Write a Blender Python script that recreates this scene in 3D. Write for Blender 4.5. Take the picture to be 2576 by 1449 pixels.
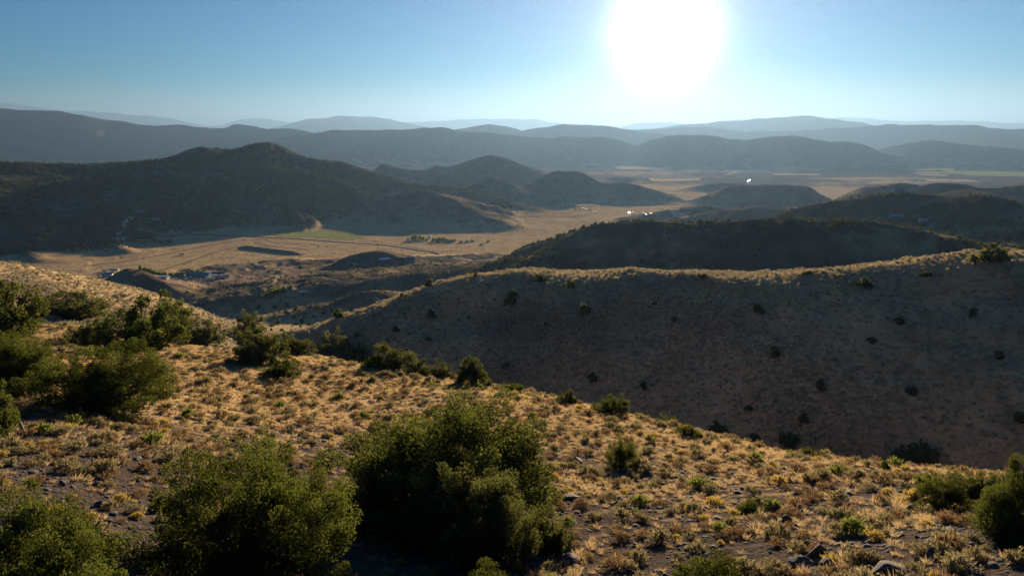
import bpy, math, random
import numpy as np
from mathutils import Vector, Matrix

for _o in list(bpy.data.objects):
    bpy.data.objects.remove(_o)
scene = bpy.context.scene
COL = scene.collection

# ------------------------------------------------------------------ camera
CZ = 340.0                         # camera height over the datum (valley floor is about z = 100)
PITCH = math.radians(12.2)
HFOV = math.radians(71.5)
W0, H0 = 2576.0, 1449.0            # pixel frame used for measuring the photograph
FPX = (W0 / 2) / math.tan(HFOV / 2)
cam = bpy.data.cameras.new('camera')
cam.sensor_width = 36.0
cam.lens = 18.0 / math.tan(HFOV / 2)
cam.clip_start = 0.5
cam.clip_end = 200000.0
cam_ob = bpy.data.objects.new('camera', cam)
COL.objects.link(cam_ob)
cam_ob.location = (0, 0, CZ)
cam_ob.rotation_euler = (math.pi / 2 - PITCH, 0, 0)
scene.camera = cam_ob

CP, SP = math.cos(PITCH), math.sin(PITCH)
def pix_dir(u, v):
    xc = (u - W0 / 2) / FPX
    yc = (H0 / 2 - v) / FPX
    d = np.array([xc, CP + yc * SP, -SP + yc * CP])
    return d
def pt(u, v, r):                   # a pixel's direction, carried to horizontal range r
    d = pix_dir(u, v)
    h = math.hypot(d[0], d[1])
    return np.array([d[0] / h * r, d[1] / h * r, CZ + d[2] / h * r])

# ------------------------------------------------------------------ sky and sun
sd = pix_dir(1672, 88)
sd = sd / np.linalg.norm(sd)
SUN_EL = math.asin(sd[2])
SUN_AZ = math.atan2(sd[0], sd[1])          # clockwise from +Y
world = bpy.data.worlds.new('World')
scene.world = world
world.use_nodes = True
wn, wl = world.node_tree.nodes, world.node_tree.links
wn.clear()
w_out = wn.new('ShaderNodeOutputWorld')
w_bg = wn.new('ShaderNodeBackground')
w_sky = wn.new('ShaderNodeTexSky')
w_sky.sky_type = 'NISHITA'
w_sky.sun_disc = False
w_sky.sun_elevation = SUN_EL
w_sky.sun_rotation = SUN_AZ
w_sky.altitude = 1700
w_sky.air_density = 1.15
w_sky.dust_density = 0.3
w_sky.ozone_density = 4.8
w_bg.inputs['Strength'].default_value = 0.0265
w_hsv = wn.new('ShaderNodeHueSaturation')
w_hsv.inputs['Saturation'].default_value = 1.75
wl.new(w_sky.outputs[0], w_hsv.inputs['Color'])
w_tint = wn.new('ShaderNodeMix'); w_tint.data_type = 'RGBA'; w_tint.blend_type = 'MULTIPLY'
w_tint.inputs[0].default_value = 1.0
w_tint.inputs[7].default_value = (1.0, 0.94, 0.97, 1)
wl.new(w_hsv.outputs[0], w_tint.inputs[6])
wl.new(w_tint.outputs[2], w_bg.inputs['Color'])
# the sun's own aureole, a function of the angle to the sun's direction
w_tc = wn.new('ShaderNodeTexCoord')
w_nrm = wn.new('ShaderNodeVectorMath'); w_nrm.operation = 'NORMALIZE'
wl.new(w_tc.outputs['Generated'], w_nrm.inputs[0])
w_dot = wn.new('ShaderNodeVectorMath'); w_dot.operation = 'DOT_PRODUCT'
wl.new(w_nrm.outputs[0], w_dot.inputs[0])
w_dot.inputs[1].default_value = tuple(float(c) for c in sd)
def wmath(op, a, b=None):
    n = wn.new('ShaderNodeMath'); n.operation = op
    for i, x in enumerate((a, b)):
        if x is None: continue
        if isinstance(x, (int, float)): n.inputs[i].default_value = x
        else: wl.new(x, n.inputs[i])
    return n.outputs[0]
w_ang = wmath('ARCCOSINE', wmath('MINIMUM', w_dot.outputs['Value'], 0.999999))
AUREOLE = ((1.6, math.radians(2.6), 2.0, (1, .97, .94)), (0.24, math.radians(6.0), 1.0, (1, .87, .79)), (0.045, math.radians(14.0), 1.0, (1.0, .66, .48)))
w_last = w_bg.outputs[0]
for amp, sig, pw, colr in AUREOLE:
    e = wmath('POWER', wmath('DIVIDE', w_ang, sig), pw)
    g = wmath('MULTIPLY', wmath('EXPONENT', wmath('MULTIPLY', e, -1.0)), amp)
    w_em = wn.new('ShaderNodeBackground')
    w_em.inputs['Color'].default_value = (*colr, 1)
    wl.new(g, w_em.inputs['Strength'])
    w_add = wn.new('ShaderNodeAddShader')
    wl.new(w_last, w_add.inputs[0]); wl.new(w_em.outputs[0], w_add.inputs[1])
    w_last = w_add.outputs[0]
wl.new(w_last, w_out.inputs['Surface'])

sun = bpy.data.lights.new('sun', 'SUN')
sun.energy = 5.0
sun.angle = math.radians(0.53)
sun.color = (1.0, 0.79, 0.53)
sun_ob = bpy.data.objects.new('sun', sun)
COL.objects.link(sun_ob)
sun_ob.rotation_euler = Vector(sd).to_track_quat('Z', 'Y').to_euler()
sun_ob.location = tuple(float(c) * 300 + (0, 0, CZ)[i] for i, c in enumerate(sd))

scene.view_settings.view_transform = 'Standard'
scene.view_settings.look = 'None'
scene.view_settings.gamma = 1.0
scene.view_settings.exposure = 1.85
scene.view_settings.use_curve_mapping = False
scene.render.engine = 'CYCLES'
scene.cycles.max_bounces = 6
scene.cycles.diffuse_bounces = 3
scene.cycles.transmission_bounces = 3
scene.cycles.transparent_max_bounces = 6
scene.cycles.volume_bounces = 0

# ------------------------------------------------------------------ helpers
rng = np.random.default_rng(7)
random.seed(7)
def tag(o, label=None, cat=None, group=None, kind=None):
    if label: o['label'] = label
    if cat: o['category'] = cat
    if group: o['group'] = group
    if kind: o['kind'] = kind
    return o
def mesh_from(name, verts, faces, mats=(), smooth=False, fmat=None):
    me = bpy.data.meshes.new(name)
    verts = np.asarray(verts, dtype=np.float32)
    if isinstance(faces, np.ndarray):
        k = faces.shape[1]
        me.vertices.add(len(verts)); me.vertices.foreach_set('co', verts.ravel())
        me.loops.add(faces.size); me.loops.foreach_set('vertex_index', faces.astype(np.int32).ravel())
        me.polygons.add(len(faces))
        me.polygons.foreach_set('loop_start', np.arange(0, faces.size, k, dtype=np.int32))
        me.update(calc_edges=True)
        me.validate()
    else:
        me.from_pydata([tuple(map(float, v)) for v in verts], [], faces)
        me.update()
    for m in mats: me.materials.append(m)
    if smooth:
        me.polygons.foreach_set('use_smooth', np.ones(len(me.polygons), dtype=bool))
    if fmat is not None:
        me.polygons.foreach_set('material_index', np.asarray(fmat, dtype=np.int32))
    return me
def link(name, me, parent=None, loc=None, rz=None, scale=None):
    o = bpy.data.objects.new(name, me)
    COL.objects.link(o)
    if parent is not None: o.parent = parent
    if loc is not None: o.location = tuple(map(float, loc))
    if rz is not None: o.rotation_euler = (0, 0, float(rz))
    if scale is not None: o.scale = tuple(map(float, scale)) if hasattr(scale, '__len__') else (float(scale),) * 3
    return o
def copy_tree(o, parent=None):
    c = o.copy()
    COL.objects.link(c)
    if parent is not None: c.parent = parent
    for ch in o.children:
        copy_tree(ch, c)
    return c

def _hash(ix, iy, seed):
    h = (ix.astype(np.int64) * 374761393 + iy.astype(np.int64) * 668265263 + seed * 974711) & 0xffffffff
    h = ((h ^ (h >> 13)) * 1274126177) & 0xffffffff
    h = h ^ (h >> 16)
    return h / 4294967295.0
def noise(x, y, seed=0):           # gradient noise, about -1..1
    xi, yi = np.floor(x), np.floor(y)
    xf, yf = x - xi, y - yi
    u = xf * xf * xf * (xf * (xf * 6 - 15) + 10)
    v = yf * yf * yf * (yf * (yf * 6 - 15) + 10)
    def g(dx, dy):
        a = _hash(xi + dx, yi + dy, seed) * 2 * math.pi
        return np.cos(a) * (xf - dx) + np.sin(a) * (yf - dy)
    n0 = g(0, 0) * (1 - u) + g(1, 0) * u
    n1 = g(0, 1) * (1 - u) + g(1, 1) * u
    return (n0 * (1 - v) + n1 * v) * 1.5
def fbm(x, y, seed=0, octs=4, gain=0.5):
    t, a, f = 0, 1.0, 1.0
    for i in range(octs):
        t = t + a * noise(x * f + 17.3 * i, y * f - 9.1 * i, seed + i)
        a *= gain; f *= 2.03
    return t

# ------------------------------------------------------------------ material helpers
class NT:
    def __init__(self, name):
        self.m = bpy.data.materials.new(name)
        self.m.use_nodes = True
        self.n, self.l = self.m.node_tree.nodes, self.m.node_tree.links
        self.n.clear()
        self.out = self.n.new('ShaderNodeOutputMaterial')
    def set(self, sock, v):
        if v is None: return
        if hasattr(v, 'is_output'): self.l.new(v, sock)
        elif isinstance(v, tuple) and len(v) == 3 and sock.type == 'RGBA': sock.default_value = (*v, 1)
        else: sock.default_value = v
    def math(self, op, a, b=None, clamp=False):
        n = self.n.new('ShaderNodeMath'); n.operation = op; n.use_clamp = clamp
        self.set(n.inputs[0], a); self.set(n.inputs[1], b)
        return n.outputs[0]
    def mix(self, f, a, b):
        n = self.n.new('ShaderNodeMix'); n.data_type = 'RGBA'
        self.set(n.inputs[0], f); self.set(n.inputs[6], a); self.set(n.inputs[7], b)
        return n.outputs[2]
    def noise(self, scale, detail=3, vec=None, rough=0.55):
        n = self.n.new('ShaderNodeTexNoise')
        n.inputs['Scale'].default_value = scale; n.inputs['Detail'].default_value = detail
        n.inputs['Roughness'].default_value = rough
        if vec is not None: self.l.new(vec, n.inputs['Vector'])
        return n.outputs['Fac']
    def ramp(self, f, a, b):
        n = self.n.new('ShaderNodeMapRange'); n.clamp = True
        self.set(n.inputs[0], f); n.inputs[1].default_value = a; n.inputs[2].default_value = b
        return n.outputs[0]
    def attr(self, name, out='Fac'):
        n = self.n.new('ShaderNodeAttribute'); n.attribute_name = name
        return n.outputs[out]
    def pos(self):
        return self.n.new('ShaderNodeNewGeometry').outputs['Position']
    def obj(self):
        return self.n.new('ShaderNodeTexCoord').outputs['Object']
    def rand(self):
        return self.n.new('ShaderNodeObjectInfo').outputs['Random']
    def bump(self, h, strength, dist):
        n = self.n.new('ShaderNodeBump'); n.inputs['Strength'].default_value = strength
        n.inputs['Distance'].default_value = dist
        self.l.new(h, n.inputs['Height'])
        return n.outputs[0]
    def principled(self, color, rough=0.9, metal=0.0, normal=None, spec=0.2):
        n = self.n.new('ShaderNodeBsdfPrincipled')
        self.set(n.inputs['Base Color'], color); self.set(n.inputs['Roughness'], rough)
        n.inputs['Metallic'].default_value = metal
        n.inputs['Specular IOR Level'].default_value = spec
        if normal is not None: self.l.new(normal, n.inputs['Normal'])
        self.l.new(n.outputs[0], self.out.inputs['Surface'])
        return self.m
    def leaf(self, color, trans_color, f):
        d = self.n.new('ShaderNodeBsdfDiffuse'); self.set(d.inputs['Color'], color)
        t = self.n.new('ShaderNodeBsdfTranslucent'); self.set(t.inputs['Color'], trans_color)
        x = self.n.new('ShaderNodeMixShader'); x.inputs[0].default_value = f
        self.l.new(d.outputs[0], x.inputs[1]); self.l.new(t.outputs[0], x.inputs[2])
        self.l.new(x.outputs[0], self.out.inputs['Surface'])
        return self.m
def simple_mat(name, color, rough=0.8, metal=0.0, var=0.12, scale=2.0, spec=0.3):
    t = NT(name)
    nz = t.noise(scale, 4, t.obj())
    c2 = tuple(c * (1 - 2 * var) for c in color)
    return t.principled(t.mix(t.ramp(nz, 0.35, 0.7), color, c2), rough, metal, None, spec)

# ------------------------------------------------------------------ terrain: control points
def deg_pts(lst): return np.array([pt(*p) for p in lst])
near_vis = [  # foreground slope
    (0, 1449, 24), (640, 1449, 26), (1288, 1449, 27), (1930, 1449, 27), (2576, 1449, 26),
    (0, 1250, 33), (640, 1250, 37), (1288, 1250, 39.5), (1930, 1250, 44), (2576, 1250, 47),
    (0, 1100, 47), (400, 1100, 50), (800, 1100, 55), (1288, 1100, 60), (1600, 1140, 58),
    (0, 1000, 64), (400, 1000, 67), (800, 1000, 74), (0, 900, 95), (300, 900, 100), (600, 882, 110), (820, 905, 103),
    (1050, 948, 97), (1288, 985, 95), (1500, 1030, 88), (1700, 1078, 82), (2000, 1148, 75), (2300, 1195, 68), (2576, 1205, 63),
    # shoulder on the left
    (0, 668, 300), (130, 690, 308), (300, 743, 318), (450, 788, 318), (545, 802, 300),
    (0, 706, 250), (130, 722, 255), (300, 766, 262), (420, 800, 262), (500, 806, 265), (380, 770, 318), (215, 712, 312),
    (0, 770, 190), (200, 790, 195), (420, 830, 190), (560, 850, 200),
    # face and crest of the ridge across the gully
    (2576, 635, 262), (2576, 780, 225), (2576, 900, 200), (2576, 1150, 166), (2300, 662, 256), (2300, 780, 226), (2300, 900, 200), (2300, 1130, 168),
    (2000, 687, 254), (2000, 800, 220), (2000, 900, 201), (2000, 1100, 174), (1717, 689, 252), (1717, 850, 215), (1717, 1030, 186),
    (1500, 694, 262), (1500, 850, 217), (1500, 1000, 193), (1275, 691, 272), (1275, 800, 243), (1275, 950, 205),
    (1142, 707, 280), (1059, 727, 284), (1059, 820, 250), (1050, 920, 220), (959, 761, 284), (859, 797, 276), (859, 865, 245),
    (740, 840, 262),
]
near_hid = [  # (u, r, z relative to the camera): gully bottom, back of the ridge, behind the camera
    (2576, 132, -80), (2300, 138, -82), (2000, 146, -83), (1717, 155, -83), (1500, 163, -83), (1275, 174, -82), (1050, 190, -81), (859, 208, -80),
    (700, 235, -82), (672, 300, -92), (760, 335, -104), (660, 380, -115),
    (2576, 350, -72), (2300, 345, -78), (2000, 325, -80), (1717, 335, -84), (1500, 345, -86), (1275, 350, -92), (1059, 355, -95), (900, 350, -98),
    (2576, 520, -95), (2000, 540, -108), (1500, 540, -125), (1000, 540, -140), (500, 540, -148), (0, 540, -150),
    (2576, 400, -82), (2000, 430, -98), (1500, 440, -108), (1000, 440, -120), (500, 430, -125), (0, 420, -112), (250, 400, -105),
]
CTL = list(deg_pts(near_vis))
for u, r, z in near_hid:
    p = pt(u, 724, r); CTL.append(np.array([p[0], p[1], CZ + z]))
for az, r, z in ((180, 60, -3), (150, 60, -6), (-150, 60, -2), (90, 60, -22), (-90, 60, -14), (0, 2, -12), (90, 250, -70), (-90, 250, -40), (180, 250, 30),
                 (60, 150, -66), (60, 300, -50), (-60, 150, -40), (-60, 320, -60), (60, 540, -110), (-60, 540, -140), (120, 540, -60), (-120, 540, -60), (180, 540, 40)):
    a = math.radians(az); CTL.append(np.array([math.sin(a) * r, math.cos(a) * r, CZ + z]))
CTL = np.array(CTL)
def tps_fit(P, lam=0.0):
    X = P[:, :2] / 100.0; n = len(X)
    D2 = ((X[:, None, :] - X[None, :, :]) ** 2).sum(-1)
    K = np.where(D2 > 0, 0.5 * D2 * np.log(D2 + 1e-12), 0) + lam * np.eye(n)
    A = np.zeros((n + 3, n + 3)); A[:n, :n] = K
    A[:n, n] = 1; A[:n, n + 1:] = X; A[n, :n] = 1; A[n + 1:, :n] = X.T
    return np.linalg.solve(A, np.concatenate([P[:, 2], np.zeros(3)]))
TPS = tps_fit(CTL, 0.0008)
def tps_eval(x, y):
    n = len(CTL); xs, ys = x / 100.0, y / 100.0
    z = TPS[n] + TPS[n + 1] * xs + TPS[n + 2] * ys
    for i in range(n):
        d2 = (xs - CTL[i, 0] / 100) ** 2 + (ys - CTL[i, 1] / 100) ** 2
        z = z + TPS[i] * 0.5 * d2 * np.log(d2 + 1e-12)
    return z

BR = np.array([0, 300, 450, 600, 800, 1000, 1200, 1600, 2300, 3500, 5500, 9000, 20000, 60000.0])
BZ = np.array([-80, -100, -128, -158, -190, -213, -223, -236, -246, -262, -290, -310, -325, -330.0])
_lr = np.linspace(math.log(200), math.log(60000), 600)
_bz = np.interp(np.exp(_lr), BR, BZ)
_k = np.exp(-0.5 * (np.arange(-40, 41) / 11.0) ** 2); _k /= _k.sum()
_bz = np.convolve(np.pad(_bz, 40, mode='edge'), _k, 'valid')
def base_z(x, y):
    r = np.hypot(x, y)
    z = np.interp(np.log(np.maximum(r, 200)), _lr, _bz)
    amp = np.clip((r - 500) / 1500, 0, 1) * 2.5
    z = z + amp * fbm(x / 900.0, y / 900.0, 40, 3) + np.clip((3500 - r) / 2500, 0, 1) * 0.4 * fbm(x / 130.0, y / 130.0, 44, 3)
    return CZ + z

# ridges: name, crest (u, v, range), near slope, far slope, rounding, join softness, spur strength
RIDGES = [
 ('far_range', [(-300, 258, 42000), (0, 264, 42000), (60, 268, 42000), (200, 282, 41000), (350, 290, 40000), (450, 305, 40000), (515, 322, 40000)], .2, .2, 300, 120, .5),
 ('far_range', [(560, 316, 42000), (600, 305, 42000), (640, 300, 42000), (700, 302, 42000), (760, 308, 42000), (1050, 309, 40000), (1130, 303, 40000), (1200, 299, 40000), (1330, 303, 40000), (1420, 310, 40000), (1560, 318, 41000), (1620, 309, 42000), (1700, 309, 42000), (1750, 315, 43000), (1850, 304, 43000), (1950, 298, 43000), (2100, 295, 43000), (2250, 302, 42000), (2400, 305, 42000), (2500, 309, 42000), (2600, 312, 42000), (2900, 310, 42000)], .2, .2, 300, 120, .5),
 ('far_range', [(640, 332, 27000), (700, 320, 27000), (760, 305, 27000), (860, 290, 27000), (960, 297, 27000), (1040, 312, 27000), (1100, 324, 27000)], .25, .25, 200, 80, .5),
 ('far_range', [(1560, 330, 21000), (1717, 317, 21000), (1846, 302, 21000), (2000, 294, 21000), (2104, 300, 20500), (2190, 316, 20000), (2260, 326, 20000)], .25, .25, 200, 80, .5),
 ('middle_range', [(1560, 328, 15500), (1717, 321, 15500), (1777, 321, 15500), (1880, 333, 15000), (2060, 326, 15000), (2224, 316, 15000), (2430, 316, 14500), (2490, 324, 14500), (2600, 328, 14500), (2900, 320, 14500)], .22, .25, 120, 60, .5),
 ('middle_range', [(1290, 336, 12500), (1340, 327, 12500), (1420, 315, 12500), (1480, 314, 12500), (1560, 322, 12500), (1640, 335, 12500), (1700, 345, 12500)], .3, .3, 90, 50, .5),
 ('middle_range', [(1120, 330, 13000), (1180, 322, 13000), (1235, 314, 13000), (1290, 321, 13000), (1320, 331, 13000)], .3, .3, 90, 50, .5),
 ('long_mountain', [(-500, 235, 13600), (-200, 250, 12500), (0, 268, 11900), (100, 278, 11700), (200, 285, 11500), (270, 297, 11500), (350, 308, 11500), (480, 313, 11500), (560, 317, 11500), (590, 310, 11500), (640, 317, 11300), (690, 325, 11000), (760, 331, 10600)], .36, .3, 80, 50, .28),
 ('rounded_range', [(660, 352, 9200), (740, 342, 9200), (800, 337, 9200), (880, 325, 9300), (1000, 325, 9300), (1070, 322, 9200), (1110, 317, 9100), (1150, 328, 9000), (1200, 335, 8900), (1280, 343, 8800), (1380, 350, 8700), (1420, 344, 8600), (1470, 347, 8600), (1520, 345, 8500), (1570, 357, 8500), (1620, 374, 8500)], .26, .3, 60, 40, .6),
 ('rounded_range', [(1560, 380, 8400), (1620, 362, 8400), (1680, 343, 8300), (1750, 340, 8300), (1800, 345, 8200), (1840, 353, 8200), (1900, 349, 8100), (1960, 343, 8100), (2010, 343, 8000), (2060, 354, 8000), (2110, 356, 7900), (2160, 360, 7900), (2210, 382, 7800), (2260, 396, 7800), (2310, 407, 7700)], .28, .3, 50, 35, .6),
 ('rounded_range', [(2150, 396, 9300), (2198, 379, 9300), (2267, 365, 9200), (2336, 355, 9100), (2404, 361, 9000), (2490, 369, 9000), (2600, 380, 9000), (2800, 384, 9000)], .22, .26, 60, 40, .5),
 # low hills of the middle distance
 ('butte', [(1110, 440, 3800), (1135, 428, 3800), (1165, 411, 3850), (1192, 401, 3850), (1219, 393, 3850), (1242, 392, 3850), (1275, 401, 3800), (1309, 418, 3750), (1342, 431, 3700), (1375, 443, 3650)], .3, .35, 30, 16, .45),
 ('butte', [(925, 440, 3900), (942, 428, 3900), (962, 413, 3900), (999, 420, 3900), (1032, 427, 3900), (1059, 428, 3900)], .3, .35, 20, 12, .4),
 ('butte', [(1065, 436, 3900), (1080, 425, 3900), (1099, 418, 3900), (1122, 422, 3900)], .3, .35, 20, 12, .4),
 ('butte', [(1335, 458, 3050), (1360, 447, 3050), (1385, 435, 3050), (1409, 430, 3050), (1459, 433, 3000), (1479, 441, 3000), (1495, 452, 3000), (1515, 460, 2980), (1569, 459, 2950), (1609, 468, 2900), (1642, 479, 2850), (1680, 494, 2800)], .34, .36, 22, 12, .45),
 ('butte', [(1490, 458, 4300), (1542, 446, 4300), (1592, 450, 4250), (1642, 461, 4200), (1695, 474, 4100)], .25, .3, 25, 14, .4),
 ('butte', [(1180, 470, 2750), (1219, 454, 2750), (1245, 450, 2740), (1275, 461, 2720), (1305, 479, 2650), (1360, 494, 2600), (1430, 511, 2500)], .33, .35, 12, 9, .5),
 ('juniper_mountain', [(-500, 395, 2270), (-200, 402, 2331), (0, 410, 2388), (50, 411, 2400), (117, 414, 2423), (200, 414, 2446), (283, 411, 2479), (333, 405, 2500), (400, 397, 2550), (450, 386, 2570), (500, 368, 2600), (533, 371, 2620), (567, 372, 2630), (600, 370, 2640), (633, 361, 2650), (667, 358, 2650), (693, 361, 2650), (717, 374, 2632), (750, 388, 2617), (783, 396, 2612), (817, 402, 2612), (859, 408, 2610), (892, 415, 2605), (925, 428, 2607), (959, 441, 2607), (992, 451, 2607), (1025, 461, 2603), (1075, 469, 2601), (1112, 471, 2587), (1149, 474, 2549), (1192, 486, 2488), (1242, 498, 2440), (1292, 511, 2383), (1350, 524, 2310)], .28, .34, 14, 12, .3),
 ('grassy_spur', [(972, 489, 2300), (1025, 484, 2270), (1075, 483, 2220), (1105, 488, 2170), (1125, 496, 2120), (1159, 515, 2040), (1192, 531, 1970), (1225, 547, 1900), (1270, 560, 1850)], .3, .3, 10, 6, .4),
 ('butte', [(1735, 506, 2750), (1770, 494, 2750), (1800, 481, 2750), (1824, 471, 2740), (1857, 466, 2730), (1917, 466, 2720), (1984, 465, 2700), (2024, 467, 2690), (2040, 476, 2680), (2060, 489, 2670), (2085, 501, 2660)], .3, .36, 16, 9, .45),
 ('butte', [(1750, 470, 3500), (1775, 464, 3500), (1817, 460, 3500), (1850, 461, 3500), (1890, 467, 3500)], .25, .3, 18, 9, .4),
 ('butte', [(1690, 527, 2050), (1730, 520, 2040), (1770, 516, 2030), (1810, 522, 2020)], .25, .3, 10, 6, .4),
 ('butte', [(1750, 540, 1780), (1790, 531, 1770), (1840, 526, 1760), (1904, 521, 1750), (1984, 525, 1740)], .25, .3, 10, 6, .4),
 ('butte', [(2090, 506, 2300), (2134, 485, 2300), (2167, 471, 2300), (2217, 465, 2290), (2267, 460, 2280), (2300, 463, 2270), (2317, 467, 2260), (2345, 459, 2250), (2384, 460, 2250), (2427, 463, 2240), (2455, 471, 2230), (2484, 473, 2220), (2517, 473, 2220), (2544, 468, 2230), (2600, 463, 2240), (2800, 470, 2250)], .3, .34, 12, 8, .5),
 ('butte', [(2440, 476, 2080), (2470, 480, 2050), (2500, 486, 2010), (2540, 498, 1960)], .3, .3, 8, 6, .3),
 ('rocky_hill', [(1900, 556, 1180), (1940, 541, 1170), (2000, 525, 1160), (2080, 509, 1150), (2140, 499, 1140), (2200, 487, 1130), (2260, 481, 1120), (2350, 482, 1110), (2420, 486, 1090), (2480, 494, 1060), (2520, 504, 1040), (2576, 524, 1010), (2700, 550, 970)], .38, .36, 9, 7, .3),
 ('juniper_hill', [(1265, 662, 820), (1300, 640, 790), (1350, 613, 765), (1400, 598, 740), (1450, 581, 720), (1500, 567, 700), (1560, 560, 690), (1640, 555, 680), (1720, 561, 670), (1780, 558, 660), (1850, 555, 650), (1950, 554, 640), (2050, 555, 625), (2150, 558, 635), (2250, 563, 640), (2310, 571, 640), (2370, 590, 630), (2430, 608, 615), (2500, 622, 600), (2600, 634, 590)], .38, .25, 10, 6, .4),
 ('knoll', [(800, 680, 1060), (838, 663, 1060), (861, 651, 1060), (891, 642, 1065), (921, 634, 1070), (951, 631, 1070), (973, 633, 1070), (988, 640, 1065), (1003, 651, 1055), (1060, 672, 1020)], .4, .3, 5, 3, .3),
 ('knoll', [(830, 765, 672), (861, 750, 670), (891, 740, 668), (921, 733, 666), (936, 731, 664), (951, 734, 660), (975, 746, 650)], .4, .3, 4, 2.5, .3),
 ('knoll', [(900, 712, 820), (950, 700, 815), (1010, 690, 810), (1060, 686, 800)], .3, .12, 3, 2.5, .3),
 ('knoll', [(240, 712, 960), (281, 692, 960), (306, 682, 962), (323, 677, 964), (340, 678, 964), (356, 683, 962), (381, 697, 955), (398, 706, 948), (430, 722, 935)], .42, .4, 3, 2.5, .2),
]
ZONE_NAMES = ['hillside', 'facing_ridge', 'valley_floor'] + sorted(set(r[0] for r in RIDGES))
def catmull(P, n):
    P = np.asarray(P); out = []
    for i in range(len(P) - 1):
        p0, p1, p2, p3 = P[max(i - 1, 0)], P[i], P[i + 1], P[min(i + 2, len(P) - 1)]
        for k in range(n):
            t = k / n
            out.append(0.5 * (2 * p1 + (p2 - p0) * t + (2 * p0 - 5 * p1 + 4 * p2 - p3) * t * t + (3 * p1 - p0 - 3 * p2 + p3) * t ** 3))
    out.append(P[-1])
    return np.array(out)

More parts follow.
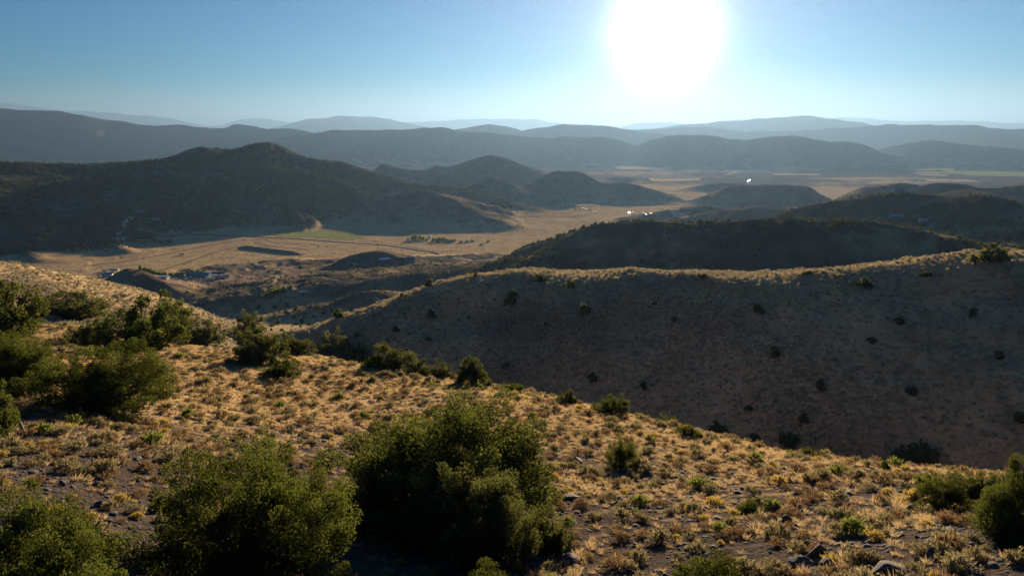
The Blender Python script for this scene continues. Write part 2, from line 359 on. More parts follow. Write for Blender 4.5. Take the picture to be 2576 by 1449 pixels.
# ------------------------------------------------------------------ terrain: polar grid about the camera's foot
az_f = np.linspace(-43, 43, 690)
az_c = np.concatenate([np.linspace(-180, -44, 46), az_f, np.linspace(44, 180, 46)])
AZ = np.radians(az_c)
RR = np.concatenate([np.linspace(1.0, 14.0, 10), np.exp(np.linspace(math.log(15.0), math.log(52000.0), 680))])
A2, R2 = np.meshgrid(AZ, RR, indexing='ij')
GX, GY = np.sin(A2) * R2, np.cos(A2) * R2
def build_height():
    x, y, r = GX.ravel(), GY.ravel(), R2.ravel()
    z = base_z(x, y)
    zone = np.full(x.shape, 2, dtype=np.int8)
    hb = np.zeros_like(z)                                   # height over the valley floor
    for ri, (nm, crest, s1, s2, wd, k, spur) in enumerate(RIDGES):
        C3 = catmull([pt(*c) for c in crest], 5)
        bz = base_z(C3[:, 0], C3[:, 1])
        Hh = max(8.0, float((C3[:, 2] - bz).max()))
        reach = Hh / min(s1, s2) * 1.5 + wd * 2
        lo, hi = C3[:, :2].min(0) - reach, C3[:, :2].max(0) + reach
        m = np.where((x > lo[0]) & (x < hi[0]) & (y > lo[1]) & (y < hi[1]))[0]
        if len(m) == 0: continue
        px, py = x[m], y[m]
        L = max(Hh * 2.2, 12)
        wx = px + L * 0.25 * noise(px / L, py / L, 90 + ri); wy = py + L * 0.25 * noise(px / L, py / L, 120 + ri)
        def seg(i):
            a, b = C3[i], C3[i + 1]
            ab = b - a; l2 = ab[0] ** 2 + ab[1] ** 2 + 1e-9
            t = np.clip(((px - a[0]) * ab[0] + (py - a[1]) * ab[1]) / l2, 0, 1)
            cx, cy = a[0] + ab[0] * t, a[1] + ab[1] * t
            return t, cx, cy, np.sqrt((px - cx) ** 2 + (py - cy) ** 2), math.sqrt(l2), a[2] + ab[2] * t
        best = np.full(len(m), 1e9)
        for i in range(len(C3) - 1): best = np.minimum(best, seg(i)[3])
        tau = 0.03 * best + 0.05 * wd + 0.5                  # neighbouring crest points share the say, so no creases
        ws = np.zeros(len(m)); bt = np.zeros(len(m)); bzc = np.zeros(len(m)); bcr = np.zeros(len(m)); acc = 0.0
        for i in range(len(C3) - 1):
            t, cx, cy, dd, ln, zc = seg(i)
            w_ = np.exp(-(dd - best) / tau) * ln
            ws += w_; bzc += w_ * zc; bcr += w_ * np.hypot(cx, cy); bt += w_ * (acc + t * ln)
            acc += ln
        bzc /= ws; bcr /= ws; bt /= ws
        best = best * best
        d = np.sqrt(best)
        if Hh > 60: bzc = bzc + Hh * (0.045 * noise(bt / (Hh * 1.5), np.full(len(m), ri + .5), 350 + ri) + 0.03 * noise(bt / (Hh * .55), np.full(len(m), ri + .3), 380 + ri)) * (0.35 if Hh < 220 or nm == 'juniper_mountain' else 1.0)
        near = 1 / (1 + np.exp(-(bcr - r[m]) / (wd + 0.03 * Hh + 1)))
        s = s2 + (s1 - s2) * near
        dn = d / (Hh / s1)
        sp = spur * (noise(bt / (Hh * 1.3) + 0.4 * noise(wx / L, wy / L, 7), dn * 0.5 + ri, 300 + ri) + 0.5 * noise(bt / (Hh * .5), dn * 0.9, 330 + ri))
        s = s * (1 + sp * np.clip(dn * 2.5, 0, 1) * 0.8)
        zr = bzc - s * (np.sqrt(d * d + wd * wd) - wd)
        q1 = 1 - 2 * np.abs(noise(wx / (Hh * 1.1), wy / (Hh * 1.1), 220 + ri)); q2 = 1 - 2 * np.abs(noise(wx / (Hh * .45), wy / (Hh * .45), 240 + ri))
        zr = zr + Hh * (0.05 * np.clip(dn * 3, 0.4, 1) * fbm(px / (Hh * 0.7), py / (Hh * 0.7), 200 + ri, 3 if Hh > 220 else 5) + 0.055 * np.clip(dn * 3 - .2, 0, 1) * (q1 + (.15 if Hh > 220 else .45) * q2))
        z0 = z[m]
        zn = 0.5 * (zr + z0 + np.sqrt((zr - z0) ** 2 + k * k)) - 0.5 * k * np.exp(-((zr - z0) / (2 * k)) ** 2) * 0
        win = zr > z0
        z[m] = np.where(zr < z0 - 3 * k, z0, zn)
        zone[m] = np.where(win, ZONE_NAMES.index(nm), zone[m])
        hb[m] = np.maximum(hb[m], np.clip(zr - z0, 0, None))
    nearm = np.where(r < 620)[0]
    x1, y1, r1 = x[nearm], y[nearm], r[nearm]
    zt = tps_eval(x1, y1)
    amp = np.clip(r1 / 120, 0.15, 1.0)
    zt = zt + amp * (0.9 * fbm(x1 / 26.0, y1 / 26.0, 60, 3) + 0.8 * np.clip((r1 - 130) / 60, 0, 1) * (1 - 2 * np.abs(noise(x1 / 34.0, y1 / 34.0, 63))) + 0.25 * fbm(x1 / 6.0, y1 / 6.0, 66, 2))
    w = np.clip((520 - r1) / 130, 0, 1); w = w * w * (3 - 2 * w)
    # the juniper hill and whatever else stands above the near ground keeps its own height
    oz = z[nearm]
    isr = (hb[nearm] > 0) & (oz > zt)
    zb = np.where(isr, np.maximum(oz, zt), zt * w + oz * (1 - w))
    z[nearm] = zb
    u_ = x1 / np.maximum(y1, 1e-3) * FPX / 1.0
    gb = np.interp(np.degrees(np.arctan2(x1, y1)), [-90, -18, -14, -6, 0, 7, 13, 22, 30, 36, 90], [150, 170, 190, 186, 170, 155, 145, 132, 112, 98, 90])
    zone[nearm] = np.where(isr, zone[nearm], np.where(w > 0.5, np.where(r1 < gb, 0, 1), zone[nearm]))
    return z.reshape(R2.shape), zone.reshape(R2.shape), hb.reshape(R2.shape)
GZ, GZONE, GHB = build_height()
LRR = np.log(RR)
def _interp(F, x, y):
    x, y = np.atleast_1d(np.asarray(x, float)), np.atleast_1d(np.asarray(y, float))
    a = np.arctan2(x, y); lr = np.hypot(x, y)
    i = np.clip(np.searchsorted(AZ, a) - 1, 0, len(AZ) - 2); j = np.clip(np.searchsorted(RR, lr) - 1, 0, len(RR) - 2)
    fa = np.clip((a - AZ[i]) / (AZ[i + 1] - AZ[i]), 0, 1); fr = np.clip((lr - RR[j]) / (RR[j + 1] - RR[j]), 0, 1)
    return (F[i, j] * (1 - fa) + F[i + 1, j] * fa) * (1 - fr) + (F[i, j + 1] * (1 - fa) + F[i + 1, j + 1] * fa) * fr
def gz(x, y):
    z = _interp(GZ, x, y)
    return float(z[0]) if np.ndim(x) == 0 else z
def zone_at(x, y):
    x, y = np.atleast_1d(x), np.atleast_1d(y)
    i = np.clip(np.searchsorted(AZ, np.arctan2(x, y)), 0, len(AZ) - 1); j = np.clip(np.searchsorted(RR, np.hypot(x, y)), 0, len(RR) - 1)
    return GZONE[i, j]
_rs = np.exp(np.linspace(math.log(8.0), math.log(48000.0), 5000))
def hit(u, v, rmin=8.0):
    d = pix_dir(u, v); h = math.hypot(d[0], d[1])
    rs = _rs[_rs >= rmin]
    x, y, zr = d[0] / h * rs, d[1] / h * rs, CZ + d[2] / h * rs
    g = _interp(GZ, x, y)
    below = np.where(zr <= g)[0]
    if len(below) == 0: return None
    k = below[0]
    if k == 0: r = rs[0]
    else:
        d0, d1 = zr[k - 1] - g[k - 1], zr[k] - g[k]
        r = rs[k - 1] + (rs[k] - rs[k - 1]) * d0 / (d0 - d1 + 1e-9)
    X, Y = d[0] / h * r, d[1] / h * r
    return np.array([X, Y, gz(X, Y)])
def visible(x, y, z):
    """is a point in the picture and not behind the terrain"""
    d = np.array([x, y, z - CZ])
    f = d[1] * CP - d[2] * SP
    if f <= 0: return False
    u = W0 / 2 + FPX * d[0] / f; v = H0 / 2 - FPX * (d[1] * SP + d[2] * CP) / f
    if not (-60 < u < W0 + 60 and -60 < v < H0 + 160): return False
    r = math.hypot(x, y); rs = np.linspace(6, r * 0.985, 160); t = rs / r
    return bool(np.all(CZ + (z - CZ) * t >= _interp(GZ, x * t, y * t) - 0.3))

# ------------------------------------------------------------------ terrain: cover and material
def ground_material():
    t = NT('ground_cover')
    P = t.pos()
    cov = t.attr('grass'); wood = t.attr('wood')
    n_big = t.noise(0.012, 4, P); n_mid = t.noise(0.11, 4, P); n_fine = t.noise(0.9, 5, P, 0.7); n_grit = t.noise(7.0, 3, P, 0.7)
    soil = t.mix(t.ramp(n_grit, 0.35, 0.65), (0.045, 0.034, 0.03), (0.12, 0.092, 0.076))
    tan = t.mix(t.ramp(n_mid, 0.3, 0.7), (0.48, 0.32, 0.16), (0.66, 0.46, 0.25))
    f = t.math('ADD', cov, t.math('MULTIPLY', t.math('SUBTRACT', n_fine, 0.5), 1.3))
    f = t.math('ADD', f, t.math('MULTIPLY', t.math('SUBTRACT', n_big, 0.5), 1.7))
    c = t.mix(t.ramp(f, 0.3, 0.75), soil, tan)
    # low sagebrush as darker specks
    vor = t.n.new('ShaderNodeTexVoronoi'); vor.inputs['Scale'].default_value = 0.33
    t.l.new(P, vor.inputs['Vector'])
    sage = t.math('MULTIPLY', t.ramp(vor.outputs['Distance'], 0.55, 0.25), t.ramp(n_mid, 0.42, 0.6))
    c = t.mix(t.math('MULTIPLY', sage, t.attr('sage')), c, (0.072, 0.08, 0.058))
    patch = t.math('MULTIPLY', t.ramp(t.noise(0.028, 5, P, 0.65), 0.50, 0.60), t.attr('sage'))
    c = t.mix(t.math('MULTIPLY', patch, 0.45), c, (0.088, 0.088, 0.066))
    # distant junipers too small to be separate
    vo2 = t.n.new('ShaderNodeTexVoronoi'); vo2.inputs['Scale'].default_value = 0.045
    t.l.new(P, vo2.inputs['Vector'])
    jun = t.math('MULTIPLY', t.ramp(vo2.outputs['Distance'], 0.62, 0.35), wood)
    c = t.mix(jun, c, (0.03, 0.038, 0.024))
    h = t.math('ADD', t.math('MULTIPLY', n_fine, 0.5), t.math('MULTIPLY', n_grit, 0.12))
    b = t.bump(h, 0.9, 1.1)
    t.l.new(t.attr('grain'), b.node.inputs['Strength'])
    return t.principled(c, 1.0, 0, b, 0.0)
M_GROUND = ground_material()
def build_terrain():
    r = R2; nb = fbm(GX / 420.0, GY / 420.0, 500, 3)
    hill = np.clip(GHB / 12.0, 0, 1)
    grass = 1.05 + 0.22 * nb
    grass = grass * (1 - hill) + hill * (0.32 - 0.5 * np.clip((r - 2500) / 4000, 0, 1))
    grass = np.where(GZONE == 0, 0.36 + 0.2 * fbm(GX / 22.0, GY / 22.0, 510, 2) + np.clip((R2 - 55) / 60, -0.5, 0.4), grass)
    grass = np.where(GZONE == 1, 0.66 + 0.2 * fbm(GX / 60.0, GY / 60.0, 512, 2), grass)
    grass = np.where(GZONE == ZONE_NAMES.index('juniper_mountain'), grass - 0.14 * hill, grass)
    near_v = np.clip((1000 - r) / 350, 0, 1) * (GZONE == 2)
    grass = grass - 0.28 * near_v
    midv = np.clip((r - 1700) / 500, 0, 1) * np.clip((3800 - r) / 900, 0, 1) * (GZONE == 2)
    grass = grass - 0.30 * midv
    farv = np.clip((r - 3600) / 900, 0, 1) * (GZONE == 2)
    grass = grass * (1 - farv) + farv * (0.18 + 0.8 * fbm(GX / 1500.0, GY / 420.0, 520, 3))
    wood = np.zeros_like(r)
    for nm, wv in (('far_range', .9), ('middle_range', .9), ('long_mountain', .9), ('rounded_range', .9), ('butte', .45), ('juniper_mountain', .85), ('juniper_hill', .6), ('rocky_hill', .55), ('grassy_spur', .3)):
        wood = np.where(GZONE == ZONE_NAMES.index(nm), wv * hill, wood)
    sage = np.where(GZONE == 0, 0.0, np.where(GZONE == 1, 0.4, 0.8)) * np.clip((9000 - r) / 6000, 0, 1)
    grain = 0.9 - 0.75 * np.clip((r - 1600) / 1800, 0, 1)
    for _ in range(3):                                       # soften zone borders
        for F in (grass, wood, sage, grain):
            F[:, 1:-1] = (F[:, :-2] + F[:, 1:-1] * 2 + F[:, 2:]) / 4
            F[1:-1, :] = (F[:-2, :] + F[1:-1, :] * 2 + F[2:, :]) / 4
    V = np.stack([GX, GY, GZ], -1)
    du = np.gradient(V, axis=0); dv = np.gradient(V, axis=1)
    N = np.cross(du, dv); N /= np.linalg.norm(N, axis=-1, keepdims=True) + 1e-12
    N = np.where(N[..., 2:3] < 0, -N, N)
    na, nr = R2.shape
    idx = np.arange(na * nr).reshape(na, nr)
    Q = np.stack([idx[:-1, :-1], idx[:-1, 1:], idx[1:, 1:], idx[1:, :-1]], -1).reshape(-1, 4)[:, ::-1]
    fz = GZONE[:-1, :-1].ravel()
    labels = {
     'hillside': 'dry rocky hillside of golden grass and brush in the foreground', 'facing_ridge': 'brush dotted slope in shade across the gully, its crest lit',
     'valley_floor': 'wide pale valley floor of dry grass between the hills', 'far_range': 'palest mountain ranges fading into haze on the horizon',
     'middle_range': 'hazy blue ranges standing before the palest mountains', 'long_mountain': 'long blue mountain falling away behind the juniper mountain',
     'rounded_range': 'rounded hazy range along the far edge of the farm valley', 'butte': 'low bare buttes rising between the ranch and the farm valley',
     'juniper_mountain': 'dark juniper covered mountain with two summits above the ranch', 'grassy_spur': 'grassy spur running down from the juniper mountain',
     'rocky_hill': 'brown hill that carries the panel on its top', 'juniper_hill': 'shaded hill with junipers along its crest beyond the facing ridge', 'knoll': 'small dark knolls beside the ranch buildings'}
    Vf, Nf = V.reshape(-1, 3), N.reshape(-1, 3)
    for zi, nm in enumerate(ZONE_NAMES):
        q = Q[fz == zi]
        if len(q) == 0: continue
        used, inv = np.unique(q.ravel(), return_inverse=True)
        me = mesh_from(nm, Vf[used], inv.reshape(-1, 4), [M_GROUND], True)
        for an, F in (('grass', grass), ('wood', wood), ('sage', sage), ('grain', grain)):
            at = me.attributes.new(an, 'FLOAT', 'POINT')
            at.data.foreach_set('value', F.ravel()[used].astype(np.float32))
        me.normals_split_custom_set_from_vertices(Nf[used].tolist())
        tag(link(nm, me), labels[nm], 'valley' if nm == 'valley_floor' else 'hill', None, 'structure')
build_terrain()
# ------------------------------------------------------------------ vegetation: shapes
def quads_mesh(name, Vq, mats, val=None):
    """Vq: n x 4 x 3 leaf quads, val: n brightness values kept as an attribute"""
    n = len(Vq)
    me = mesh_from(name, Vq.reshape(-1, 3), np.arange(n * 4).reshape(n, 4), mats)
    if val is not None:
        at = me.attributes.new('tone', 'FLOAT', 'POINT')
        at.data.foreach_set('value', np.repeat(val, 4).astype(np.float32))
    return me
def unit(v): return v / (np.linalg.norm(v, axis=-1, keepdims=True) + 1e-9)
def leaf_quads(C, D, N, L, Wd):
    """kite leaves from C along D, flat normal about N"""
    S = unit(np.cross(D, N))
    L, Wd = L[:, None], Wd[:, None]
    return np.stack([C, C + D * L * .5 + S * Wd * .5, C + D * L, C + D * L * .5 - S * Wd * .5], 1)
def tube(path, radii, sides=6):
    path = np.asarray(path); vs, fs = [], []
    for i, p in enumerate(path):
        d = path[min(i + 1, len(path) - 1)] - path[max(i - 1, 0)]
        d = d / (np.linalg.norm(d) + 1e-9)
        a = np.cross(d, (0.3, 0.9, 0.2)); a /= np.linalg.norm(a) + 1e-9
        b = np.cross(d, a)
        for k in range(sides):
            t = 2 * math.pi * k / sides
            vs.append(p + radii[i] * (math.cos(t) * a + math.sin(t) * b))
    for i in range(len(path) - 1):
        for k in range(sides):
            fs.append((i * sides + k, i * sides + (k + 1) % sides, (i + 1) * sides + (k + 1) % sides, (i + 1) * sides + k))
    return vs, fs
def merge(parts):
    V, F = [], []
    for vs, fs in parts:
        o = len(V); V.extend(vs); F.extend([tuple(i + o for i in f) for f in fs])
    return V, F

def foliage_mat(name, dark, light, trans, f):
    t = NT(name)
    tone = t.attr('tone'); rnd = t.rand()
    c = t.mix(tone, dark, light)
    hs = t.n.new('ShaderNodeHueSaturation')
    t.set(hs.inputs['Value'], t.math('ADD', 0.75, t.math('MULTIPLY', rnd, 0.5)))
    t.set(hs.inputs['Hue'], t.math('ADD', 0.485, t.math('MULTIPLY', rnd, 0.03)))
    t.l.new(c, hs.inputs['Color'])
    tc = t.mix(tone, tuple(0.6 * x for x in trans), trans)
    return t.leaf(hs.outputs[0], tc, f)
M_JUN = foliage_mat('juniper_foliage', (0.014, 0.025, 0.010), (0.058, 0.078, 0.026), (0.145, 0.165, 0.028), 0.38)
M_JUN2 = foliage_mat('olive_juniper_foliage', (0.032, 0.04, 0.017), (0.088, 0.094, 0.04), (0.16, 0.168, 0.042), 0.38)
M_DECID = foliage_mat('broadleaf_foliage', (0.04, 0.07, 0.015), (0.10, 0.16, 0.03), (0.30, 0.36, 0.05), 0.5)
M_GRASS = foliage_mat('dry_grass', (0.32, 0.23, 0.13), (0.54, 0.40, 0.235), (0.64, 0.46, 0.235), 0.5)
M_SAGE = foliage_mat('sagebrush_leaves', (0.11, 0.105, 0.07), (0.24, 0.23, 0.15), (0.34, 0.28, 0.13), 0.4)
M_PALE = foliage_mat('pale_sagebrush_leaves', (0.25, 0.25, 0.19), (0.48, 0.47, 0.36), (0.44, 0.37, 0.22), 0.4)
M_BROWN = foliage_mat('brown_brush_leaves', (0.10, 0.07, 0.05), (0.24, 0.17, 0.11), (0.30, 0.19, 0.09), 0.4)
M_RABBIT = foliage_mat('rabbitbrush_bloom', (0.24, 0.17, 0.045), (0.48, 0.36, 0.11), (0.58, 0.42, 0.10), 0.45)
M_GREENB = foliage_mat('green_brush_leaves', (0.05, 0.075, 0.02), (0.13, 0.17, 0.045), (0.26, 0.28, 0.06), 0.45)
def bark():
    t = NT('juniper_bark')
    n = t.noise(9, 4, t.obj())
    return t.principled(t.mix(n, (0.06, 0.045, 0.035), (0.15, 0.12, 0.095)), 0.95)
M_BARK = bark()
M_DEAD = simple_mat('dead_wood', (0.34, 0.29, 0.24), 0.95, 0, 0.2, 8)

def make_crown(g, W, H, nclump, nleaf, leaf, lobes, cone=0.0, lift=0.10, open_=0.25, stems=5):
    """foliage clumps spread through an uneven dome W wide and H tall; returns leaf quads, tones, clump centres"""
    ld = unit(g.normal(size=(lobes, 3)) * (1, 1, 0.7) + (0, 0, 0.25)); la = g.uniform(0.15, 0.62, lobes)
    nd = stems                                                # several leaders, each with a dome of its own
    if nd > 1:
        an = g.uniform(0, 6.28) + np.arange(nd) * 6.28 / nd + g.normal(size=nd) * .35
        off = np.stack([np.cos(an), np.sin(an)], -1) * g.uniform(.30, .52, (nd, 1)) * (1, 1)
        dw = g.uniform(.42, .62, nd); dh = g.uniform(.55, .95, nd); dh[g.integers(nd)] = 1.0; off[np.argmax(dh)] *= .35; dw[np.argmax(dh)] = .6
    else: off, dw, dh = np.zeros((1, 2)), np.ones(1), np.ones(1)
    pw_ = dw ** 2 * dh; pw_ = pw_ / pw_.sum()
    cents = []
    while len(cents) < nclump:
        d = g.normal(size=3); d[2] = abs(d[2]) * 0.9 - 0.28
        d = d / np.linalg.norm(d)
        bump = 0.62 + float((la * np.clip((ld @ d - 0.70) / 0.25, 0, 1)).max())
        gap = float(noise(np.array(d[0] * 2.1 + 5 * lobes), np.array(d[1] * 2.1 + d[2] * 1.7), lobes))
        if gap < -open_ : continue
        k = g.choice(len(dw), p=pw_)
        p = d * bump * g.uniform(0.35, 1.0) ** 0.45
        z = (p[2] + 0.30) / 1.30
        if z < 0.02: continue
        tp = 1 - cone * np.clip(z, 0, 1)
        cents.append(((off[k, 0] + p[0] * dw[k]) * W * .5 * tp, (off[k, 1] + p[1] * dw[k]) * W * .5 * tp, max(lift * H, z * H * 0.93 * dh[k])))
    C = np.array(cents)
    # clump size varies; outer clumps smaller
    cs = (0.036 + 0.045 * g.random(nclump)) * math.sqrt(W * H)
    lean = unit(C * (1, 1, 0.4) / (W, W, H) + (0, 0, 0.32) + g.normal(size=C.shape) * 0.12)
    k = nclump * nleaf
    ci = np.repeat(np.arange(nclump), nleaf)
    q = unit(g.normal(size=(k, 3))) * (g.random((k, 1)) ** 0.28)
    al = (q * lean[ci]).sum(1, keepdims=True)
    q = q + lean[ci] * al * 0.55                                       # clumps drawn out along their shoot
    pos = C[ci] + q * cs[ci][:, None]
    D = unit(lean[ci] * 0.9 + unit(q) * 0.7 + g.normal(size=(k, 3)) * 0.55)
    N = unit(g.normal(size=(k, 3)))
    L = leaf * g.uniform(0.7, 1.5, k); Wd = L * g.uniform(0.5, 0.85, k)
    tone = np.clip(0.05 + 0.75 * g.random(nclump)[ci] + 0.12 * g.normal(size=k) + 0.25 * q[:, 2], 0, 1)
    return leaf_quads(pos, D, N, L, Wd), tone, C
def make_limbs(g, C, H, W, nl, r0, sides=6):
    parts = []
    pick = g.choice(len(C), min(nl, len(C)), replace=False)
    for j, i in enumerate(pick):
        e = C[i]
        b = np.array([g.normal() * 0.05 * W, g.normal() * 0.05 * W, -0.25])
        m1 = b + (e - b) * np.array([0.25, 0.25, 0.42]) + g.normal(size=3) * 0.04 * W
        m2 = b + (e - b) * np.array([0.62, 0.62, 0.70]) + g.normal(size=3) * 0.04 * W
        r = r0 * g.uniform(0.6, 1.0)
        parts.append(tube(np.array([b, m1, m2, e]), [r, r * .72, r * .42, r * .12], sides))
    return merge(parts)
PROTO = {}
def juniper_proto(key, seed, W, H, ncl, nlf, leaf, lobes, cone, mat, nl, parts=True, **kw):
    g = np.random.default_rng(seed)
    q, tone, C = make_crown(g, W, H, ncl, nlf, leaf, lobes, cone, **kw)
    cm = quads_mesh('crown', q, [mat], tone)
    tm = None
    if parts:
        v, f = make_limbs(g, C, H, W, nl, 0.018 * W)
        tm = mesh_from('trunk', v, f, [M_BARK], True)
    else:                                                              # far trees: trunk and crown in one mesh
        v, f = make_limbs(g, C, H, W, nl, 0.03 * W, 4)
        v = np.array(v); cv = q.reshape(-1, 3)
        allv = np.concatenate([cv, v]); fc = [tuple(range(4 * i, 4 * i + 4)) for i in range(len(q))] + [tuple(i + len(cv) for i in ff) for ff in f]
        cm = mesh_from('juniper', allv, fc, [mat, M_BARK], False, [0] * len(q) + [1] * len(f))
        at = cm.attributes.new('tone', 'FLOAT', 'POINT')
        at.data.foreach_set('value', np.concatenate([np.repeat(tone, 4), np.zeros(len(v))]).astype(np.float32))
    PROTO[key] = (cm, tm, W, H)
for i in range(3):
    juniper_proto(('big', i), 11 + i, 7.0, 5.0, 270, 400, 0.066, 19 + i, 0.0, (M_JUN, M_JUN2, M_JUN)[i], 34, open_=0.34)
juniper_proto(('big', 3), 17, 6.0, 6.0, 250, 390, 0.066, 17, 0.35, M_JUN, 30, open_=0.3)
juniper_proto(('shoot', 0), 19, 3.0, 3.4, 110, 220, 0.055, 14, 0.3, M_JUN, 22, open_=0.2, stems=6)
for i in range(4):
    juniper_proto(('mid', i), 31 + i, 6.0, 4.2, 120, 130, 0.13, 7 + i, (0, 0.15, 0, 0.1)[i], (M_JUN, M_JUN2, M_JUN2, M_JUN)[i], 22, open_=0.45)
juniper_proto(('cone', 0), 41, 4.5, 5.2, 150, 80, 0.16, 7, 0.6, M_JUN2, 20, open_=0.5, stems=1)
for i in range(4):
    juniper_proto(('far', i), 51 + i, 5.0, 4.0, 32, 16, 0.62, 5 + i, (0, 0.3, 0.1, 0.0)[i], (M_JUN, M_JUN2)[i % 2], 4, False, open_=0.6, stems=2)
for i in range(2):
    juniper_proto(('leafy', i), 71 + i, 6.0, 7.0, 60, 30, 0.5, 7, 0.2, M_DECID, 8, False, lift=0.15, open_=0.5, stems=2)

def place_tree(key, u, v, w, h, label, group, name='juniper_tree', cat='tree', rz=None, p=None, sink=0.15):
    cm, tm, W, H = PROTO[key]
    if p is None: p = hit(u, v)
    dist = math.sqrt(p[0] ** 2 + p[1] ** 2 + (p[2] - CZ) ** 2)
    sw = w * dist / FPX / W; sh = h * dist / FPX / H
    rz = random.uniform(0, 6.28) if rz is None else rz
    if tm is None:
        o = link(name, cm, None, p - (0, 0, sink), rz, (sw, sw, sh))
    else:
        o = link(name, None, None, p - (0, 0, sink), rz, (sw, sw, sh))
        link('crown', cm, o); link('trunk', tm, o)
    return tag(o, label, cat, group)
G_NEAR = 'junipers on the foreground hillside'
NEAR_TREES = [  # key, u, v of base, width, height, label
 (('big', 0), 1150, 1300, 640, 352, 'largest dark green juniper, its wide crown behind the olive juniper'),
 (('big', 1), 1195, 1392, 360, 270, 'olive green juniper standing against the wide dark juniper'),
 (('mid', 2), 1375, 1382, 165, 150, 'small olive juniper at the right foot of the large juniper clump'),
 (('cone', 0), 950, 1335, 110, 185, 'thin olive juniper with bare twigs left of the juniper clump'),
 (('mid', 1), 1030, 1345, 130, 160, 'grey green juniper sapling between the thin and the olive juniper'),
 (('big', 2), 655, 1452, 480, 345, 'broad juniper with yellow green tips above dark shade'),
 (('big', 3), 690, 1330, 300, 235, 'juniper with a raised rounded top behind the broad yellow tipped juniper'),
 (('big', 0), 110, 1530, 430, 300, 'bright yellow green juniper cut off by the bottom left corner'),
 (('big', 2), 258, 1032, 335, 155, 'wide spreading dark juniper with a long shadow before it'),
 (('mid', 0), 25, 850, 190, 140, 'tall dark juniper beside the grassy shoulder'),
 (('big', 0), 30, 985, 225, 155, 'dense juniper left of the wide spreading juniper'),
 (('mid', 3), -15, 1090, 130, 120, 'juniper above the weathered stump'),
 (('mid', 1), 232, 870, 115, 80, 'round dark juniper left of the tall juniper group'),
 (('mid', 0), 365, 882, 230, 135, 'tall bushy juniper in the middle of the upper group'),
 (('mid', 3), 430, 850, 140, 95, 'open branched juniper leaning beside the tall bushy juniper'),
 (('mid', 2), 507, 868, 110, 75, 'flat topped juniper at the end of the upper group'),
 (('mid', 2), 190, 795, 200, 68, 'low spreading juniper below the grassy shoulder'),
 (('mid', 1), 657, 908, 140, 98, 'rounded juniper at the lip of the gully'),
 (('mid', 0), 712, 948, 125, 52, 'low bright green juniper bush in front of the gully lip'),
 (('mid', 3), 628, 850, 100, 70, 'dark juniper standing just below the gully lip'),
 (('mid', 1), 755, 893, 90, 56, 'small juniper between two rounder junipers on the lip'),
 (('mid', 2), 838, 898, 125, 75, 'wide juniper on the lip next to the gully brush'),
 (('mid', 2), 700, 890, 110, 62, 'broad low juniper filling the lip between two rounder ones'),
 (('mid', 0), 872, 908, 90, 58, 'dark juniper pressed against the wide juniper on the lip'),
 (('mid', 3), 940, 928, 70, 46, 'small juniper leaning on the domed olive juniper'),
 (('mid', 0), 1048, 946, 64, 42, 'dark juniper between the domed and the brownish juniper'),
 (('mid', 3), 905, 910, 70, 48, 'small dark juniper beside the domed olive juniper'),
 (('mid', 1), 985, 934, 158, 82, 'domed olive juniper on the skyline of the hillside'),
 (('mid', 2), 1100, 952, 92, 54, 'brownish juniper between the domed and the pointed juniper'),
 (('cone', 0), 1186, 972, 88, 88, 'pointed olive juniper on the edge of the hillside'),
 (('mid', 1), 1218, 974, 55, 45, 'short juniper leaning on the pointed juniper'),
 (('mid', 0), 1290, 990, 76, 34, 'half hidden juniper just over the edge'),
 (('mid', 1), 1422, 1016, 72, 46, 'round juniper alone on the hillside edge'),
 (('mid', 3), 1540, 1042, 112, 58, 'dark spreading juniper on the hillside edge'),
 (('mid', 2), 1680, 1070, 64, 36, 'olive juniper sunk behind the hillside edge'),
 (('mid', 0), 1733, 1100, 76, 36, 'low dark juniper lying along the hillside edge'),
 (('mid', 1), 1803, 1094, 64, 40, 'dark rounded juniper below the edge'),
 (('mid', 2), 1898, 1112, 42, 26, 'very small round juniper on the edge'),
 (('mid', 0), 1985, 1124, 58, 42, 'small rounded juniper rising above the edge'),
 (('mid', 3), 2046, 1152, 64, 32, 'bright green juniper bush on the edge'),
 (('mid', 1), 2275, 1170, 80, 64, 'yellow green juniper, nearer of a pair in the dark gully'),
 (('mid', 2), 2325, 1166, 70, 58, 'yellow green juniper, second of a pair in the dark gully'),
 (('cone', 0), 2227, 1182, 26, 30, 'tiny pointed juniper before the gully pair'),
 (('shoot', 0), 2370, 1283, 150, 110, 'bushy juniper with upright shoots above the boulders'),
 (('mid', 1), 2460, 1262, 140, 92, 'juniper behind the one with upright shoots'),
 (('big', 3), 2565, 1372, 235, 205, 'tall dark juniper cut off by the right border of the view'),
 (('shoot', 0), 1566, 1178, 96, 104, 'small upright juniper alone in the golden grass'),
 (('shoot', 0), 1222, 1520, 190, 130, 'juniper top rising from the dark shade at the bottom'),
 (('shoot', 0), 1780, 1500, 240, 130, 'hazy green juniper near the dark boulders at the bottom'),
 (('shoot', 0), 1882, 1290, 70, 46, 'low dark green juniper seedling among yellow brush'),
]
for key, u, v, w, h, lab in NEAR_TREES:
    place_tree(key, u, v, w, h, lab, G_NEAR)
